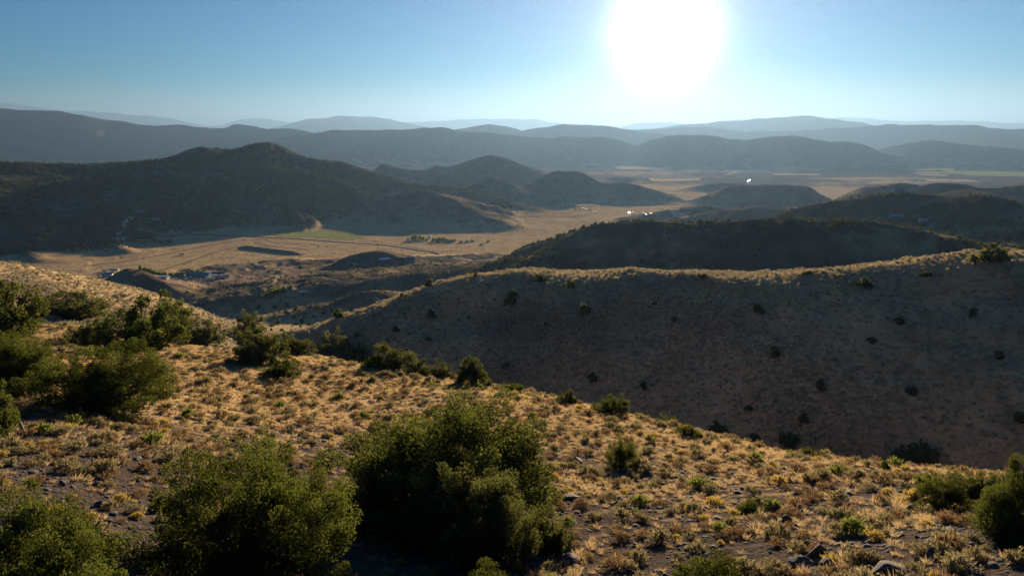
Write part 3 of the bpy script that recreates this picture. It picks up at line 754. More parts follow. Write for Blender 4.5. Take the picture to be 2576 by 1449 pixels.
FACE_TREES = [(1295, 768, 45, 36), (1445, 722, 42, 28), (1475, 792, 32, 36), (2165, 720, 56, 36), (1690, 808, 40, 30), (2265, 812, 44, 30), (2455, 800, 44, 36), (2195, 858, 42, 26),
 (2055, 978, 40, 34), (2025, 1058, 36, 30), (2520, 905, 46, 36), (2400, 1050, 70, 48), (1090, 858, 30, 22), (1080, 800, 28, 22), (1170, 800, 28, 20), (1287, 868, 30, 22),
 (1275, 930, 36, 26), (1380, 820, 26, 18), (1655, 770, 34, 24), (1800, 790, 38, 30), (1905, 790, 36, 26), (1500, 955, 44, 28), (1630, 980, 40, 26), (1780, 930, 42, 28),
 (1365, 712, 40, 20), (1195, 700, 24, 22), (1075, 722, 30, 22), (1062, 727, 22, 16), (1010, 745, 22, 14), (2480, 660, 80, 40), (2040, 690, 34, 12), (1150, 720, 22, 16),
 (945, 800, 26, 20), (985, 830, 28, 20), (905, 850, 30, 24), (870, 830, 34, 26), (1760, 700, 30, 14), (1880, 1030, 44, 30), (2300, 990, 46, 32), (2140, 1090, 44, 30), (1950, 900, 40, 26),
 (2340, 700, 50, 26), (2560, 1060, 60, 44)]
for i, (u, v, w, h) in enumerate(FACE_TREES):
    if i % 4 == 3 and i > 8: continue
    k = random.uniform(0.5, 1.15)
    place_tree(('far', (1, 3)[i % 2]), u + random.uniform(-12, 12), v + random.uniform(-4, 4), w * k, h * k * random.uniform(.8, 1.1), 'scattered juniper growing on the shaded facing ridge', 'junipers on the facing ridge')

# ------------------------------------------------------------------ scattered trees of the distance
def scatter_instances(name, pts, scales, rots, picks, protos, label, cat):
    """many alike plants as one object: geometry nodes put copies of real plants on points"""
    me = bpy.data.meshes.new(name)
    n = len(pts)
    me.vertices.add(n); me.vertices.foreach_set('co', np.asarray(pts, np.float32).ravel())
    a = me.attributes.new('sc', 'FLOAT_VECTOR', 'POINT'); a.data.foreach_set('vector', np.asarray(scales, np.float32).ravel())
    a = me.attributes.new('ro', 'FLOAT_VECTOR', 'POINT'); a.data.foreach_set('vector', np.asarray(rots, np.float32).ravel())
    a = me.attributes.new('pk', 'INT', 'POINT'); a.data.foreach_set('value', np.asarray(picks, np.int32))
    o = link(name, me)
    ng = bpy.data.node_groups.new(name, 'GeometryNodeTree')
    ng.interface.new_socket('Geometry', in_out='INPUT', socket_type='NodeSocketGeometry')
    ng.interface.new_socket('Geometry', in_out='OUTPUT', socket_type='NodeSocketGeometry')
    N, L = ng.nodes, ng.links
    gi, go = N.new('NodeGroupInput'), N.new('NodeGroupOutput')
    join = N.new('GeometryNodeJoinGeometry')
    for p in reversed(protos):
        oi = N.new('GeometryNodeObjectInfo'); oi.inputs['Object'].default_value = p
        oi.inputs['As Instance'].default_value = True; oi.transform_space = 'ORIGINAL'
        L.new(oi.outputs['Geometry'], join.inputs[0])
    ip = N.new('GeometryNodeInstanceOnPoints')
    ip.inputs['Pick Instance'].default_value = True
    def na(nm, dt):
        x = N.new('GeometryNodeInputNamedAttribute'); x.data_type = dt; x.inputs['Name'].default_value = nm
        return x.outputs['Attribute']
    L.new(gi.outputs[0], ip.inputs['Points']); L.new(join.outputs[0], ip.inputs['Instance'])
    L.new(na('pk', 'INT'), ip.inputs['Instance Index']); L.new(na('ro', 'FLOAT_VECTOR'), ip.inputs['Rotation']); L.new(na('sc', 'FLOAT_VECTOR'), ip.inputs['Scale'])
    L.new(ip.outputs[0], go.inputs[0])
    md = o.modifiers.new('plants', 'NODES'); md.node_group = ng
    return tag(o, label, cat, None, 'stuff')

def far_trees():
    g = np.random.default_rng(5)
    zid = {n: i for i, n in enumerate(ZONE_NAMES)}
    P, S = [], []
    def sample(n, r0, r1, a0, a1, zones, smin, smax, keep=None):
        a = np.radians(g.uniform(a0, a1, n)); r = np.sqrt(g.uniform(r0 * r0, r1 * r1, n))
        x, y = np.sin(a) * r, np.cos(a) * r
        ok = np.isin(zone_at(x, y), [zid[z] for z in zones])
        if keep is not None: ok &= keep(x, y)
        x, y = x[ok], y[ok]
        P.append(np.stack([x, y, gz(x, y)], -1)); S.append(g.uniform(smin, smax, len(x)))
    pat = lambda th, sc, sd: (lambda x, y: fbm(x / sc, y / sc, sd, 2) > th)
    sample(26000, 1650, 2750, -44, 0, ['juniper_mountain'], 0.7, 1.5, pat(-0.35, 160, 700))
    sample(900, 1650, 2300, -14, 2, ['grassy_spur', 'juniper_mountain'], 0.5, 0.9, pat(0.1, 120, 701))
    sample(5200, 440, 900, -4, 42, ['juniper_hill', 'facing_ridge'], 0.5, 0.95, lambda x, y: (np.hypot(x, y) > 330) & (fbm(x / 70, y / 70, 702, 2) > -0.1))
    sample(2600, 850, 1300, 14, 44, ['rocky_hill'], 0.5, 1.0, pat(-0.1, 90, 703))
    sample(700, 330, 1000, -40, 6, ['valley_floor', 'facing_ridge', 'knoll'], 0.45, 0.9, pat(0.25, 80, 704))
    sample(330, 420, 1000, -26, 2, ['valley_floor', 'knoll'], 0.35, 0.7)
    sample(500, 1000, 2000, -30, 6, ['valley_floor'], 0.3, 0.6, pat(0.35, 140, 705))
    sample(2500, 1900, 3400, -2, 42, ['butte'], 0.4, 0.7, pat(0.0, 200, 706))
    P, S = np.concatenate(P), np.concatenate(S)
    # gully brush running out of the hollow
    gu = [(690, 800), (720, 790), (740, 800), (765, 792), (790, 800), (815, 790), (835, 785), (700, 815), (760, 812), (780, 818), (720, 770), (690, 775), (745, 780), (800, 778), (850, 800), (670, 790), (650, 775), (705, 760)]
    for u, v in gu:
        p = hit(u, v)
        if p is not None:
            P = np.concatenate([P, p[None]]); S = np.concatenate([S, [g.uniform(0.9, 1.5)]])
    size = S * 5.0 / np.hypot(P[:, 0], P[:, 1])
    order = np.argsort(-size)
    show, rest = [], []
    for i in order:
        if len(show) < 300 and size[i] > 0.002 and visible(P[i, 0], P[i, 1], P[i, 2] + 3 * S[i]): show.append(i)
        else: rest.append(i)
    groups = {'juniper_hill': ('juniper dotted over the shaded hill beyond the facing ridge', 'junipers on the shaded hill'),
              'rocky_hill': ('dark juniper on the brown hill that carries the panel', 'junipers on the brown hill'),
              'juniper_mountain': ('juniper on the dark mountain above the ranch', 'junipers on the dark mountain'),
              'facing_ridge': ('juniper in the hollow behind the grassy shoulder and ridge', 'junipers of the hollow'),
              'knoll': ('juniper on a small knoll near the ranch', 'junipers on the knolls'),
              'valley_floor': ('lone dark juniper on the valley floor', 'junipers on the valley floor')}
    protos = []
    for c, i in enumerate(show):
        o = link('juniper_tree', PROTO[('far', c % 4)][0], None, P[i] - (0, 0, 0.1), g.uniform(0, 6.28), (S[i], S[i], S[i] * g.uniform(0.8, 1.1)))
        lab, grp = groups.get(ZONE_NAMES[int(zone_at(P[i, 0], P[i, 1])[0])], groups['valley_floor'])
        if grp == 'junipers on the shaded hill' and P[i, 2] > CZ - 92: lab = 'juniper standing along the crest of the shaded hill'
        tag(o, ('small ' if S[i] < 0.62 else 'large ' if S[i] > 0.82 else '') + lab, 'tree', grp)
        if c < 4: protos.append(o)
    rest = np.array(rest); n = len(rest)
    rot = np.zeros((n, 3)); rot[:, 2] = g.uniform(0, 6.28, n)
    sc = np.stack([S[rest]] * 3, -1); sc[:, 2] *= g.uniform(0.75, 1.15, n)
    scatter_instances('juniper_woodland', P[rest] - (0, 0, 0.1), sc, rot, g.integers(0, 4, n), protos, 'far off juniper woodland darkening the hills and the mountain', 'woodland')
far_trees()

# ------------------------------------------------------------------ brush and grass of the near slopes
def blades(g, n, R, H, wd, spread, curl=0.0):
    """thin leaves rising from a small base and fanning out"""
    a = g.uniform(0, 2 * math.pi, n); k = g.random(n) ** 0.6 * spread
    D = unit(np.stack([np.cos(a) * k, np.sin(a) * k, np.ones(n)], -1))
    b = np.stack([np.cos(a) * R * .25 * k, np.sin(a) * R * .25 * k, np.full(n, -0.04)], -1) + g.normal(size=(n, 3)) * R * 0.08 * (1, 1, 0)
    L = H * g.uniform(0.55, 1.1, n) / np.maximum(0.55, D[:, 2])
    N = unit(g.normal(size=(n, 3)) * (1, 1, .3))
    return leaf_quads(b, D, N, L, np.full(n, wd) * g.uniform(.6, 1.4, n)), np.clip(0.5 + 0.3 * g.normal(size=n), 0, 1)
def bush(g, ncl, nlf, R, H, leaf, slim=0.4):
    """rounded twiggy bush: shoots ending in leafy tufts"""
    a = g.uniform(0, 2 * math.pi, ncl); k = np.sqrt(g.random(ncl))
    C = np.stack([np.cos(a) * k * R, np.sin(a) * k * R, H * (1 - 0.55 * k ** 2) * g.uniform(.55, 1.0, ncl)], -1)
    ci = np.repeat(np.arange(ncl), nlf); n = len(ci)
    dirs = unit(C * (1, 1, 1.3) + (0, 0, 0.15))
    pos = C[ci] * g.uniform(0.55, 1.0, (n, 1)) + g.normal(size=(n, 3)) * R * 0.07
    pos[:, 2] = np.maximum(pos[:, 2], 0.0)
    D = unit(dirs[ci] + g.normal(size=(n, 3)) * 0.4)
    q = leaf_quads(pos, D, unit(g.normal(size=(n, 3))), leaf * g.uniform(.7, 1.4, n), leaf * slim * g.uniform(.7, 1.3, n))
    # stems
    sD = dirs; sq = leaf_quads(np.zeros((ncl, 3)) - (0, 0, .05), sD, unit(g.normal(size=(ncl, 3))), np.linalg.norm(C, axis=1), np.full(ncl, 0.03 * R + 0.01))
    tone = np.concatenate([np.clip(0.35 + 0.4 * g.random(ncl)[ci] + 0.2 * g.normal(size=n), 0, 1), np.zeros(ncl)])
    return np.concatenate([q, sq]), tone
def plant_protos():
    out = {}
    for i in range(4):
        g = np.random.default_rng(300 + i)
        q, t = blades(g, 64, 0.2, 0.32, 0.02, 1.1); out[('grass', i)] = quads_mesh('grass_tuft', q, [M_GRASS], t)
        q, t = bush(g, 42, 9, 0.55, 0.62, 0.15, .38); out[('sage', i)] = quads_mesh('sagebrush', q, [M_SAGE], t)
        q, t = bush(g, 36, 8, 0.5, 0.5, 0.15, .3); out[('brown', i)] = quads_mesh('brown_brush', q, [M_BROWN], t)
        q, t = bush(g, 60, 9, 0.42, 0.46, 0.11, .34); out[('rabbit', i)] = quads_mesh('yellow_brush', q, [M_RABBIT], t)
        q, t = bush(g, 40, 9, 0.5, 0.6, 0.16, .4); out[('green', i)] = quads_mesh('green_brush', q, [M_GREENB], t)
        q, t = bush(g, 9, 5, 0.5, 0.5, 0.34, .5); out[('farsage', i)] = quads_mesh('sagebrush', q, [M_PALE], t)
    return out
PL = plant_protos()
TREE_SPOTS = np.array([[*hit(u, v)[:2], w * np.linalg.norm(hit(u, v) - (0, 0, CZ)) / FPX * .5] for _, u, v, w, h, _l in NEAR_TREES])
SHORT = ['wide dark juniper', 'olive juniper', 'small olive juniper of the clump', 'thin olive juniper', 'grey green juniper sapling', 'broad yellow tipped juniper', 'round topped juniper', 'corner juniper',
 'wide spreading juniper', 'tall dark juniper', 'dense juniper', 'juniper above the stump', 'round dark juniper', 'tall bushy juniper', 'open branched juniper', 'flat topped juniper', 'low spreading juniper']
def describe(lab, s, rg, p):
    f = (s - rg[0]) / (rg[1] - rg[0])
    size = 'small ' if f < 0.33 else 'large ' if f > 0.62 else ''
    d = np.hypot(TREE_SPOTS[:, 0] - p[0], TREE_SPOTS[:, 1] - p[1]) - TREE_SPOTS[:, 2]
    k = int(np.argmin(d))
    extra = {46: 'small upright juniper', 43: 'juniper with upright shoots', 45: 'tall juniper on the border'}
    nm = SHORT[k] if k < len(SHORT) else extra.get(k)
    if d[k] < 2.6 and nm: lab = lab.replace('on the foreground slope', 'beside the ' + nm).replace('among the dry brush', 'beside the ' + nm)
    return size + lab
def near_plants():
    g = np.random.default_rng(9)
    zid = {n: i for i, n in enumerate(ZONE_NAMES)}
    def area(n, r0, r1, a0, a1, zone, dens=None, clear=0.6):
        a = np.radians(g.uniform(a0, a1, n)); r = np.sqrt(g.uniform(r0 * r0, r1 * r1, n))
        x, y = np.sin(a) * r, np.cos(a) * r
        ok = zone_at(x, y) == zid[zone]
        if dens is not None: ok &= g.random(n) < dens(x, y, r)
        for tx, ty, tr in TREE_SPOTS:
            ok &= (x - tx) ** 2 + (y - ty) ** 2 > (tr * clear) ** 2
        x, y = x[ok], y[ok]
        return np.stack([x, y, gz(x, y)], -1)
    def slopes(P):                                            # tilt a little with the ground
        n = len(P); r = np.zeros((n, 3)); r[:, 2] = g.uniform(0, 6.28, n); r[:, :2] = g.normal(size=(n, 2)) * 0.1
        return r
    kinds = [
     ('grass', 'grass_tuft', 'tuft', 'golden dry grass tuft on the foreground slope', 'near dry grass tufts', 'dry_grass', 'golden dry grass covering the foreground hillside', 'grass', 0.4, 1.1,
        area(185000, 17, 190, -44, 44, 'hillside', lambda x, y, r: np.clip(0.34 + (r - 45) / 60 + 0.45 * fbm(x / 9, y / 9, 801, 2), 0.07, 1.0) * np.where((x < 1) & (r < 60), 0.5, 1.0), 0.35)),
     ('sage', 'sagebrush', 'shrub', 'grey green sagebrush on the foreground slope', 'near sagebrush', 'sagebrush_cover', 'grey green sagebrush spread over the foreground hillside', 'shrubs', 0.42, 1.1,
        area(8600, 18, 185, -44, 44, 'hillside', lambda x, y, r: np.clip(0.6 + 0.7 * fbm(x / 15, y / 15, 802, 2), 0.1, 1))),
     ('brown', 'brown_brush', 'shrub', 'brown twiggy brush on the foreground slope', 'near brown brush', 'brown_brush_cover', 'brown twiggy brush spread over the foreground hillside', 'shrubs', 0.42, 1.1,
        area(9200, 18, 185, -44, 44, 'hillside', lambda x, y, r: np.clip(0.6 + 0.7 * fbm(x / 15, y / 15, 803, 2), 0.1, 1))),
     ('rabbit', 'yellow_brush', 'shrub', 'mounded yellow rabbitbrush on the foreground slope', 'near yellow brush', 'yellow_brush_cover', 'yellow rabbitbrush mounds over the foreground hillside', 'shrubs', 0.42, 1.05,
        area(1500, 18, 110, -44, 44, 'hillside', lambda x, y, r: np.clip(0.45 + 0.8 * fbm(x / 11, y / 11, 804, 2), 0.05, 1))),
     ('green', 'green_brush', 'shrub', 'fresh green bush among the dry brush', 'near green bushes', None, None, None, 0.7, 1.4, area(60, 20, 100, -40, 40, 'hillside')),
    ]
    for key, nm, cat, lab, grp, snm, slab, scat, s0, s1, P in kinds:
        S = np.exp(g.normal(size=len(P)) * 0.28) * (s0 + s1) / 2; S = np.clip(S, s0 * .7, s1 * 1.3)
        R = slopes(P)
        vis = np.array([visible(p[0], p[1], p[2] + 0.3) for p in P[np.argsort(P[:, 0] ** 2 + P[:, 1] ** 2 + (P[:, 2] - CZ) ** 2)[:1500]]])
        order = np.argsort((P[:, 0] ** 2 + P[:, 1] ** 2 + (P[:, 2] - CZ) ** 2) / S ** 2 )
        order0 = np.argsort(P[:, 0] ** 2 + P[:, 1] ** 2 + (P[:, 2] - CZ) ** 2)
        show = [i for i, vv in zip(order0[:1500], vis) if vv][:300]
        rest = np.setdiff1d(np.arange(len(P)), show)
        protos = []
        for c, i in enumerate(show):
            o = link(nm, PL[(key, c % 4)], None, P[i], None, (S[i], S[i], S[i] * g.uniform(.8, 1.15)))
            o.rotation_euler = tuple(map(float, R[i]))
            tag(o, describe(lab, S[i], (s0, s1), P[i]), cat, grp)
            if c < 4: protos.append(o)
        if snm and len(rest):
            n = len(rest); sc = np.stack([S[rest]] * 3, -1); sc[:, 2] *= g.uniform(.75, 1.15, n)
            scatter_instances(snm, P[rest], sc, R[rest], g.integers(0, 4, n), protos, slab, scat)
    # brush of the facing ridge and the shoulder on the left
    P = np.concatenate([area(34000, 120, 330, -44, 44, 'facing_ridge', lambda x, y, r: np.clip(0.75 + 0.6 * fbm(x / 30, y / 30, 806, 2), 0.15, 1)), area(9000, 330, 540, -44, 44, 'facing_ridge')])
    S = np.clip(np.exp(g.normal(size=len(P)) * 0.32) * 0.85, 0.4, 1.6); R = slopes(P)
    d = np.argsort((P[:, 0] ** 2 + P[:, 1] ** 2) / S ** 2)
    show = []
    for i in d[:4000]:
        if visible(P[i, 0], P[i, 1], P[i, 2] + 0.4): show.append(i)
        if len(show) == 300: break
    protos = []
    for c, i in enumerate(show):
        o = link('grey_shrub', PL[('farsage', c % 4)], None, P[i], R[i, 2], S[i])
        az_ = math.degrees(math.atan2(P[i, 0], P[i, 1])); rr_ = math.hypot(P[i, 0], P[i, 1])
        sz = 'small ' if S[i] < 0.7 else 'large ' if S[i] > 1.1 else ''
        wh = 'on the sunlit grassy shoulder' if az_ < -16 else 'near the sunlit crest of the facing ridge' if rr_ > 225 else 'low on the shaded slope across the gully'
        tag(o, f'{sz}grey sagebrush clump {wh}', 'shrub', 'sagebrush across the gully')
        if c < 4: protos.append(o)
    rest = np.setdiff1d(np.arange(len(P)), show); n = len(rest)
    scatter_instances('ridge_brush', P[rest], np.stack([S[rest]] * 3, -1), R[rest], g.integers(0, 4, n), protos, 'low brush dotting the ridge across the gully and the grassy shoulder', 'shrubs')
near_plants()

def valley_brush():
    g = np.random.default_rng(33)
    zid = {n: i for i, n in enumerate(ZONE_NAMES)}
    def smp(n, r0, r1, a0, a1, th, sc, s0, s1):
        a = np.radians(g.uniform(a0, a1, n)); r = np.sqrt(g.uniform(r0 * r0, r1 * r1, n)); x, y = np.sin(a) * r, np.cos(a) * r
        ok = np.isin(zone_at(x, y), [zid['valley_floor'], zid['knoll'], zid['grassy_spur']]) & (fbm(x / sc, y / (sc * .6), 860, 3) + 0.35 * g.normal(size=n) > th)
        x, y = x[ok], y[ok]
        return np.stack([x, y, gz(x, y)], -1), g.uniform(s0, s1, len(x))
    A = [smp(30000, 560, 1750, -42, 8, 0.05, 90, 0.8, 2.0), smp(26000, 1700, 3400, -6, 42, 0.0, 160, 1.6, 3.2)]
    P = np.concatenate([q[0] for q in A]); S = np.concatenate([q[1] for q in A]); n = len(P)
    protos = [o for o in COL.objects if o.name.startswith('grey_shrub')][:4]
    rot = np.zeros((n, 3)); rot[:, 2] = g.uniform(0, 6.28, n)
    scatter_instances('valley_sagebrush', P, np.stack([S, S, S * .8], -1), rot, g.integers(0, 4, n), protos, 'low sagebrush dotting the dry valley floor', 'shrubs')
valley_brush()
# ------------------------------------------------------------------ roads, fields and other sheets laid on the ground
def flat_mat(name, c1, c2, scale, rough=0.95):
    t = NT(name)
    return t.principled(t.mix(t.ramp(t.noise(scale, 4, t.pos(), 0.65), 0.3, 0.7), c1, c2), 1.0, 0, None, 0.0)
M_DIRT = flat_mat('packed_dirt', (0.42, 0.31, 0.20), (0.56, 0.43, 0.29), 0.06)
M_TRACK = flat_mat('worn_track', (0.17, 0.12, 0.085), (0.26, 0.19, 0.13), 0.05)
M_ASPH = flat_mat('old_asphalt', (0.05, 0.05, 0.052), (0.085, 0.082, 0.08), 0.08)
M_FIELD = flat_mat('green_crop', (0.20, 0.23, 0.07), (0.36, 0.35, 0.13), 0.03)
M_STUBBLE = flat_mat('pale_stubble', (0.42, 0.30, 0.16), (0.60, 0.45, 0.26), 0.012)
M_YARD = flat_mat('bare_yard_soil', (0.20, 0.135, 0.10), (0.34, 0.235, 0.17), 0.09)
def strip(name, pix, width, mat, label, off=0.25, edge=0.25):
    g3 = [hit(u, v) for u, v in pix]
    g3 = np.array([p for p in g3 if p is not None])
    C = catmull(g3, 14)
    d = np.gradient(C[:, :2], axis=0); d /= np.linalg.norm(d, axis=1, keepdims=True) + 1e-9
    n = np.stack([-d[:, 1], d[:, 0]], -1)
    w = width * (1 + edge * noise(np.arange(len(C)) * 0.37, np.zeros(len(C)) + width, 77))
    V = []
    for k in np.linspace(-0.5, 0.5, 4):
        q = C[:, :2] + n * (w * k)[:, None]
        V.append(np.column_stack([q, gz(q[:, 0], q[:, 1]) + off * np.maximum(1, np.hypot(q[:, 0], q[:, 1]) / 1500)]))
    V = np.stack(V, 1); m = len(C)
    idx = np.arange(m * 4).reshape(m, 4)
    F = np.stack([idx[:-1, :-1], idx[1:, :-1], idx[1:, 1:], idx[:-1, 1:]], -1).reshape(-1, 4)
    return tag(link(name, mesh_from(name, V.reshape(-1, 3), F[:, ::-1], [mat], True)), label, 'road', None, 'structure')
def sheet(name, quad, mat, label, cat='field', off=0.3, n=(30, 12), ragged=0.04):
    A, B, C, D = [hit(u, v) for u, v in quad]
    s, t = np.meshgrid(np.linspace(0, 1, n[0]), np.linspace(0, 1, n[1]), indexing='ij')
    s2 = s + ragged * noise(t * 6, s * 2 + 3, len(name)) * (1 - np.abs(2 * s - 1) * 0) ; t2 = t + ragged * 2 * noise(s * 9, t * 2, 5 + int(quad[0][0]))
    P = (A[:2] * ((1 - s2) * (1 - t2))[..., None] + B[:2] * (s2 * (1 - t2))[..., None] + C[:2] * (s2 * t2)[..., None] + D[:2] * ((1 - s2) * t2)[..., None])
    z = gz(P[..., 0].ravel(), P[..., 1].ravel()).reshape(s.shape) + off * np.maximum(1, np.hypot(P[..., 0], P[..., 1]) / 1500)
    V = np.concatenate([P, z[..., None]], -1).reshape(-1, 3)
    idx = np.arange(n[0] * n[1]).reshape(n)
    F = np.stack([idx[:-1, :-1], idx[1:, :-1], idx[1:, 1:], idx[:-1, 1:]], -1).reshape(-1, 4)
    a, b, c = V[F[0][0]], V[F[0][1]], V[F[0][2]]
    if np.cross(b - a, c - a)[2] < 0: F = F[:, ::-1]
    return tag(link(name, mesh_from(name, V, F, [mat], True)), label, cat, None, 'structure')
sheet('green_field', [(690, 584), (870, 580), (922, 603), (700, 595)], M_FIELD, 'green irrigated field at the foot of the juniper mountain')
sheet('bare_yard', [(560, 695), (735, 668), (800, 690), (585, 718)], M_YARD, 'reddish bare ground beside the scrapyard', 'yard', 0.25)
sheet('scrapyard_ground', [(385, 692), (560, 682), (590, 705), (420, 712)], M_YARD, 'bare soil under the scrapyard vehicles', 'yard', 0.3)
strip('paved_road', [(-40, 590), (140, 593), (283, 595), (420, 593), (500, 591), (633, 596), (767, 603), (870, 611), (950, 616), (1000, 622), (1050, 630), (1100, 640), (1140, 648)], 9, M_ASPH, 'dark paved road curving across the ranch valley', 0.35)
strip('dirt_road', [(1140, 648), (1180, 655), (1215, 657), (1245, 652), (1268, 645)], 12, M_DIRT, 'pale gravel continuation of the paved road near the hill foot', 0.4)
strip('road_verge', [(900, 607), (960, 611), (1010, 617), (1060, 625), (1110, 634)], 6, M_DIRT, 'pale verge along the far side of the paved road', 0.3)
strip('dirt_track', [(213, 668), (333, 655), (433, 636), (533, 616), (617, 603)], 7, M_TRACK, 'brown track crossing the dry ranch field', 0.25)
strip('dirt_track', [(400, 682), (483, 656), (550, 632), (600, 622)], 6, M_TRACK, 'brown track leading from the scrapyard across the field', 0.25)
strip('dirt_track', [(728, 674), (745, 684), (775, 691), (810, 699), (850, 706)], 6, M_TRACK, 'brown track skirting the knoll with the houses', 0.25)
strip('dirt_track', [(745, 700), (700, 690), (690, 712), (640, 718)], 4, M_DIRT, 'pale two wheel track over the reddish ground', 0.3)
strip('oval_track', [(640, 604), (665, 602), (690, 611), (740, 613), (790, 616), (802, 622), (780, 630), (745, 625), (700, 622), (665, 616), (640, 610)], 3.5, M_TRACK, 'thin oval riding track in the dry field', 0.25)
strip('ranch_drive', [(333, 546), (313, 568), (297, 592)], 9, M_DIRT, 'pale drive climbing to the blue roofed ranch house', 0.4)
strip('winding_road', [(1762, 501), (1749, 507), (1724, 515), (1699, 522), (1678, 526), (1699, 534), (1716, 542), (1722, 549)], 22, M_DIRT, 'pale dirt road winding in a hairpin between the low hills', 0.5)
strip('valley_lane', [(1830, 440), (1850, 434), (1866, 429)], 30, M_DIRT, 'straight pale lane among the far fields', 0.4)
FIELDS = [((1462, 413), (1540, 414), (1540, 418), (1462, 418)), ((1630, 449), (1762, 450), (1765, 455), (1640, 457)), ((1821, 428), (1882, 427), (1880, 433), (1815, 434)), ((1882, 425), (1942, 425), (1940, 434), (1880, 435)),
 ((1945, 437), (2062, 439), (2062, 442), (1943, 441)), ((1950, 425), (2062, 426), (2100, 430), (1950, 429)), ((2305, 439), (2385, 441), (2383, 444), (2320, 442)), ((2322, 451), (2440, 454), (2470, 459), (2340, 457)),
 ((2147, 447), (2215, 449), (2217, 453), (2147, 452)), ((1540, 419), (1680, 421), (1700, 428), (1560, 427)), ((2360, 405), (2576, 409), (2576, 412), (2400, 410)), ((1700, 424), (1800, 425), (1800, 430), (1720, 431)), ((2200, 414), (2290, 413), (2300, 416), (2200, 417)),
 ((880, 403), (1000, 404), (1060, 409), (900, 410)), ((1030, 412), (1150, 410), (1150, 414), (1050, 417))]
for q in FIELDS:
    sheet('stubble_field', q, M_STUBBLE, 'pale sunlit stubble field in the far valley', 'field', 0.5, (24, 6), 0.05)
for q in (((2247, 424), (2400, 425), (2400, 431), (2270, 429)), ((2380, 431), (2590, 434), (2600, 446), (2440, 443))):
    sheet('green_field', q, M_FIELD, 'green irrigated field in the far valley', 'field', 0.5, (24, 6), 0.04)

# ------------------------------------------------------------------ berm
def berm():
    C = catmull([hit(602, 622), hit(650, 628), hit(700, 634), hit(762, 642)], 10)
    d = np.gradient(C[:, :2], axis=0); d /= np.linalg.norm(d, axis=1, keepdims=True); n = np.stack([-d[:, 1], d[:, 0]], -1)
    V = []
    for k, h in ((-10, -0.4), (-3.5, 4.2), (0, 5.2), (3.5, 4.4), (12, -0.4)):
        q = C[:, :2] + n * k
        tap = np.minimum(1, np.minimum(np.arange(len(C)), len(C) - 1 - np.arange(len(C))) / 5.0)
        V.append(np.column_stack([q, gz(q[:, 0], q[:, 1]) + (h * tap if h > 0 else h) + 0.3 * noise(np.arange(len(C)) * .7, np.zeros(len(C)) + k, 3)]))
    V = np.stack(V, 1); m = len(C); idx = np.arange(m * 5).reshape(m, 5)
    F = np.stack([idx[:-1, :-1], idx[1:, :-1], idx[1:, 1:], idx[:-1, 1:]], -1).reshape(-1, 4)
    tag(link('earth_berm', mesh_from('earth_berm', V.reshape(-1, 3), F[:, ::-1], [M_TRACK], True)), 'long dark earth bank in the dry ranch field', 'bank', None, 'structure')
berm()

# ------------------------------------------------------------------ building blocks
def box_vf(x0, x1, y0, y1, z0, z1):
    v = [(x, y, z) for z in (z0, z1) for y in (y0, y1) for x in (x0, x1)]
    return v, [(0, 2, 3, 1), (4, 5, 7, 6), (0, 1, 5, 4), (2, 6, 7, 3), (0, 4, 6, 2), (1, 3, 7, 5)]
def part(name, shapes, mat, parent, smooth=False):
    v, f = merge(shapes)
    return link(name, mesh_from(name, v, f, [mat], smooth), parent)
def root(name, p, rz, label, cat, group=None):
    o = link(name, None, None, p, rz)
    return tag(o, label, cat, group)
MATS = {
 'white': simple_mat('white_paint', (0.72, 0.72, 0.70), 0.6), 'cream': simple_mat('cream_siding', (0.55, 0.47, 0.36), 0.8), 'grey': simple_mat('grey_siding', (0.26, 0.26, 0.27), 0.8),
 'brown': simple_mat('brown_boards', (0.17, 0.11, 0.075), 0.85), 'dark': simple_mat('dark_shingles', (0.055, 0.055, 0.06), 0.85), 'slate': simple_mat('slate_grey_roof', (0.12, 0.14, 0.17), 0.6),
 'blue': simple_mat('blue_metal_roof', (0.04, 0.27, 0.42), 0.45, 0.0), 'teal': simple_mat('teal_metal', (0.05, 0.25, 0.30), 0.5), 'glass': simple_mat('window_glass', (0.03, 0.04, 0.05), 0.15, 0, 0.1, 2, 0.5),
 'tin': simple_mat('galvanised_tin', (0.62, 0.64, 0.66), 0.22, 0.9, 0.06), 'dull_tin': simple_mat('weathered_tin', (0.50, 0.49, 0.47), 0.5, 0.7, 0.1), 'wood': simple_mat('weathered_timber', (0.10, 0.075, 0.055), 0.9), 'orange': simple_mat('orange_tank_paint', (0.60, 0.30, 0.07), 0.5),
 'canvas': simple_mat('white_canvas', (0.78, 0.74, 0.66), 0.8), 'tyre': simple_mat('black_rubber', (0.02, 0.02, 0.02), 0.8), 'panel': simple_mat('grey_panel', (0.34, 0.37, 0.41), 0.55), 'steel': simple_mat('steel_frame', (0.50, 0.53, 0.57), 0.4, 0.5),
 'concrete': simple_mat('concrete', (0.38, 0.36, 0.33), 0.9)}
def gable(L, D, h, rise, over=0.5):
    x, y = L / 2 + over, D / 2 + over
    t = 0.25
    v = [(-x, -y, h), (x, -y, h), (x, 0, h + rise), (-x, 0, h + rise), (-x, y, h), (x, y, h)]
    v2 = [(a, b, c + t) for a, b, c in v]
    f = [(0, 3, 2, 1), (3, 4, 5, 2), (6, 7, 8, 9), (9, 8, 11, 10), (0, 1, 7, 6), (4, 10, 11, 5), (0, 6, 9, 3), (3, 9, 10, 4), (1, 2, 8, 7), (2, 5, 11, 8)]
    return v + v2, f
